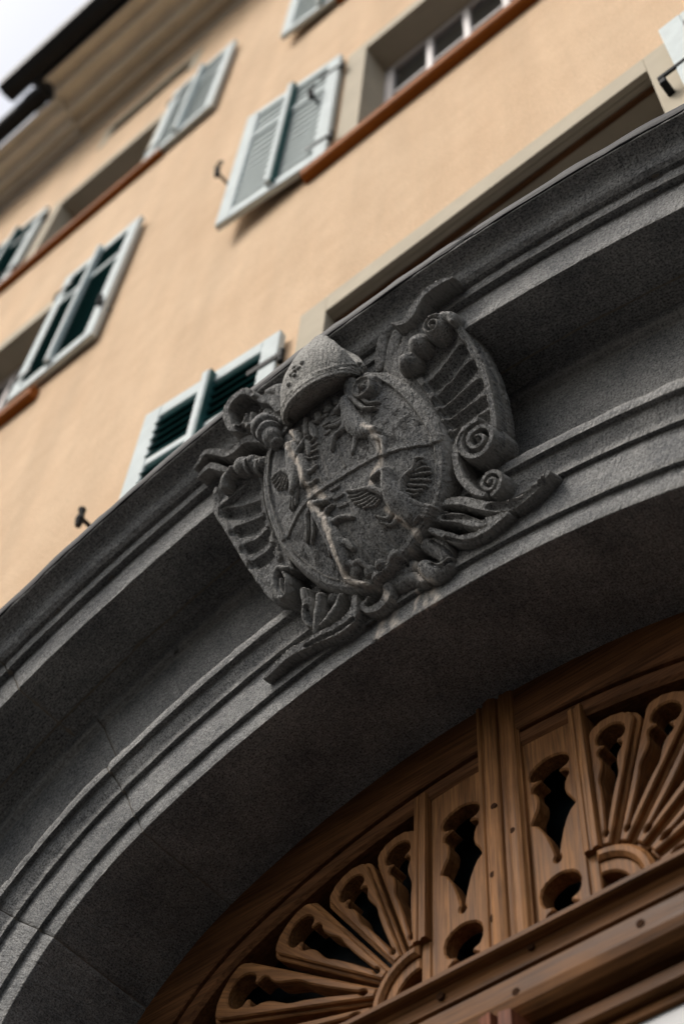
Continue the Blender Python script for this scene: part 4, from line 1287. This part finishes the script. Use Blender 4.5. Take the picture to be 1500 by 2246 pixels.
# leaves hanging under the shield
ribbon('leaf', [S([(-0.250, -0.478), (-0.252, -0.523), (-0.261, -0.552), (-0.257, -0.582)], [0.012, 0.017, 0.016, 0.008], 0.034), Gv([(-0.251, -0.532), (-0.256, -0.560), (-0.249, -0.578)], 0.006, 0.018)], 0.016, 0.06)
ribbon('leaf', [S([(-0.209, -0.519), (-0.222, -0.554), (-0.237, -0.585), (-0.247, -0.614)], [0.014, 0.016, 0.013, 0.005], 0.034), Gv([(-0.193, -0.547), (-0.205, -0.579), (-0.222, -0.608)], 0.004, 0.012)], 0.014, 0.06)
ribbon('leaf', [S([(-0.150, -0.556), (-0.173, -0.577), (-0.199, -0.591), (-0.225, -0.601)], [0.012, 0.016, 0.013, 0.006], 0.032), Gv([(-0.146, -0.586), (-0.172, -0.600), (-0.197, -0.610)], 0.004, 0.010)], 0.014, 0.06)
ribbon('leaf', [S([(-0.113, -0.588), (-0.125, -0.616), (-0.148, -0.636), (-0.185, -0.639), (-0.232, -0.631), (-0.282, -0.627), (-0.332, -0.623), (-0.376, -0.635), (-0.410, -0.648)], [0.012, 0.018, 0.026, 0.024, 0.020, 0.018, 0.016, 0.012, 0.006], 0.034, 'flat'),
                Gv([(-0.134, -0.641), (-0.170, -0.644), (-0.222, -0.638), (-0.275, -0.631)], 0.006, 0.010)], 0.012, 0.06, 'long leaf trailing down along the architrave')
ribbon('leaf', [S([(-0.026, -0.609), (-0.037, -0.633), (-0.062, -0.643), (-0.091, -0.637), (-0.103, -0.617), (-0.082, -0.604)], [0.016, 0.017, 0.016, 0.013, 0.009, 0.005], 0.022, 'flat')], 0.018, 0.06)
ribbon('leaf', [S([(0.074, -0.609), (0.094, -0.640), (0.122, -0.645), (0.142, -0.636)], [0.020, 0.026, 0.022, 0.010], 0.024), Gv([(0.095, -0.615), (0.116, -0.642), (0.146, -0.641)], 0.005, 0.012)], 0.016, 0.06)
ribbon('leaf', [S([(-0.037, -0.585), (0.001, -0.605), (0.040, -0.621), (0.062, -0.649)], [0.020, 0.026, 0.022, 0.010], 0.030), S([(-0.185, -0.534), (-0.143, -0.547), (-0.097, -0.577), (-0.055, -0.586)], [0.020, 0.026, 0.024, 0.016], 0.026)], 0.006, 0.06)

# ---- curling leaf and crozier knop at the upper left of the mitre
curl = [S([(-0.293, 0.107), (-0.336, 0.128), (-0.349, 0.166), (-0.344, 0.205), (-0.316, 0.225), (-0.276, 0.224), (-0.251, 0.191)], [0.014, 0.016, 0.016, 0.016, 0.016, 0.017, 0.012], 0.052, 'flat'),
        S([(-0.290, 0.155), (-0.303, 0.132), (-0.324, 0.127)], [0.011, 0.012, 0.008], 0.044), S([(-0.267, 0.153), (-0.281, 0.127), (-0.282, 0.086)], [0.014, 0.015, 0.012], 0.042),
        S([(-0.249, 0.161), (-0.223, 0.157), (-0.200, 0.135), (-0.189, 0.097)], [0.016, 0.022, 0.022, 0.018], 0.044, 'flat'), S([(-0.235, 0.120), (-0.219, 0.087), (-0.200, 0.065)], [0.026, 0.028, 0.020], 0.036),
        S([(-0.258, 0.155)], 0.013, 0.058), S([(-0.219, 0.192), (-0.186, 0.178), (-0.178, 0.130)], [0.020, 0.026, 0.022], 0.030),
        Gv([(-0.290, 0.164), (-0.263, 0.160), (-0.243, 0.141)], [0.010, 0.015, 0.010], 0.040), Gv([(-0.319, 0.120), (-0.306, 0.106)], 0.010, 0.030), Gv([(-0.224, 0.105), (-0.235, 0.072), (-0.238, 0.042)], 0.005, 0.020),
        Gv([(-0.310, 0.146), (-0.300, 0.152)], 0.007, 0.022)]
relief('curled_leaf', curl, 0.012, M['carved'], arms, 0.10, 0.0013, 0.0023, 'curled leaf breaking the edge of the cornice')

def lathe_along(name, p0, p1, prof, mat, parent, n=20):
    a, b = Vector(p0), Vector(p1)
    ax = (b - a); L_ = ax.length; ax.normalize()
    u = ax.cross(Vector((0, 0, 1))).normalized(); w = ax.cross(u)
    v, f = [], []
    for t, r_ in prof:
        for k in range(n):
            an = 2 * math.pi * k / n
            rr = r_ * (1 + 0.03 * math.sin(5 * an + 30 * t))
            v.append(a + ax * (L_ * t) + rr * (math.cos(an) * u + math.sin(an) * w))
    m_ = len(prof)
    for i in range(m_ - 1):
        for k in range(n):
            f.append((i * n + k, i * n + (k + 1) % n, (i + 1) * n + (k + 1) % n, (i + 1) * n + k))
    f.append(tuple(range(n))); f.append(tuple((m_ - 1) * n + k for k in range(n)))
    me = mesh_from(name, v, f, True)
    set_attr(me, 'edge', [0.2] * len(v)); set_attr(me, 'stain', [0.0] * len(v))
    return link(name, me, mat, parent)
k0 = [(-0.242, 0.074)][0]
k1 = [(-0.197, -0.049)][0]
lathe_along('crozier_knop', (k0[0], k0[1], 0.062), (k1[0], k1[1], 0.085), [(0, 0.018), (0.05, 0.034), (0.2, 0.040), (0.3, 0.038), (0.32, 0.028), (0.38, 0.028), (0.40, 0.034), (0.5, 0.034), (0.53, 0.024), (0.60, 0.026), (0.75, 0.027), (0.85, 0.020), (0.88, 0.014), (1.0, 0.020), (1.05, 0.012)], M['carved'], arms)

# ---- mitre, in the round: two peaked lobes on an oval band
mit = node('mitre', arms)
def mitre_shell(th0, th1, A, B, sc, hc, t0, hpeak, name, back=False, lean=0.10):
    nth, nv = 64, 40
    v, ed = [], []
    for i in range(nth + 1):
        th = th0 + (th1 - th0) * i / nth
        s_ = abs(math.sin(th))
        H = 0.028 + hpeak * (s_ ** 0.58)
        for j in range(nv + 1):
            q = j / nv
            rho = 1.0 + 0.15 * math.sin(math.pi * min(q * 1.1, 1.0)) - 0.42 * q ** 3
            nzv = 0.0016 * float(vnoise(th * 9, q * 9)) + 0.001 * float(vnoise(th * 30, q * 30))
            band = 0.009 + 0.002 * math.sin(th * 60) if q * H < 0.022 else (0.005 if 0.028 < q * H < 0.036 else 0.0)
            kk = rho + (band + nzv) / A
            v.append((sc + A * kk * math.cos(th), t0 - 0.016 * math.sin(th) * (1 - q) + q * H, hc + B * kk * math.sin(th) - (lean * q ** 1.4 * s_)))
            ed.append(1.0 if q * H < 0.034 and j % 2 else (0.5 if j == nv else 0.0))
    f = []
    n = nv + 1
    for i in range(nth):
        for j in range(nv):
            a_ = i * n + j
            f.append((a_, a_ + n, a_ + n + 1, a_ + 1))
    me = mesh_from(name, v, f, True)
    set_attr(me, 'edge', ed); set_attr(me, 'stain', [0.0] * len(v))
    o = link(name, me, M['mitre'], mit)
    so = o.modifiers.new('thickness', 'SOLIDIFY')
    so.thickness = 0.014
    so.offset = 1.0 if not back else 1.0
    return o
SC, HC, T0, MA, MB = -0.046, 0.062, 0.004, 0.109, 0.080
mitre_shell(R(-6), R(186), MA, MB, SC, HC, T0, 0.258, 'front_lobe')
mitre_shell(R(176), R(364), MA * 1.02, MB * 1.0, SC + 0.004, HC - 0.012, T0 + 0.012, 0.225, 'back_lobe', True, 0.03)
# cap closing the inside
v, f = [], []
n = 40
for i in range(n):
    a_ = 2 * math.pi * i / n
    v.append((SC + MA * 0.97 * math.cos(a_), T0 + 0.010 - 0.014 * math.sin(a_) + 0.004 * math.sin(5 * a_), HC - 0.006 + MB * 0.97 * math.sin(a_)))
f = [tuple(range(n))]
me = mesh_from('lining', v, f)
set_attr(me, 'edge', [0.0] * n); set_attr(me, 'stain', [0.35] * n)
link('lining', me, M['carved'], mit)
# jewels on the front lobe
for th, t_ in ((108, 0.085), (94, 0.085), (101, 0.104), (101, 0.066), (88, 0.098), (114, 0.055), (101, 0.0855)):
    a_ = R(th)
    kk = 1.085
    c_ = Vector((SC + MA * kk * math.cos(a_), T0 + t_, HC + MB * kk * math.sin(a_) - 0.10 * (t_ / 0.29) ** 1.4))
    bm = bmesh.new()
    bmesh.ops.create_icosphere(bm, subdivisions=2, radius=0.0072)
    for w in bm.verts:
        w.co = w.co * (1 + 0.15 * rng.uniform(-1, 1)) + c_
    me = bpy.data.meshes.new('jewel'); bm.to_mesh(me); bm.free()
    me.polygons.foreach_set('use_smooth', [True] * len(me.polygons))
    link('jewel', me, M['mitre'], mit)
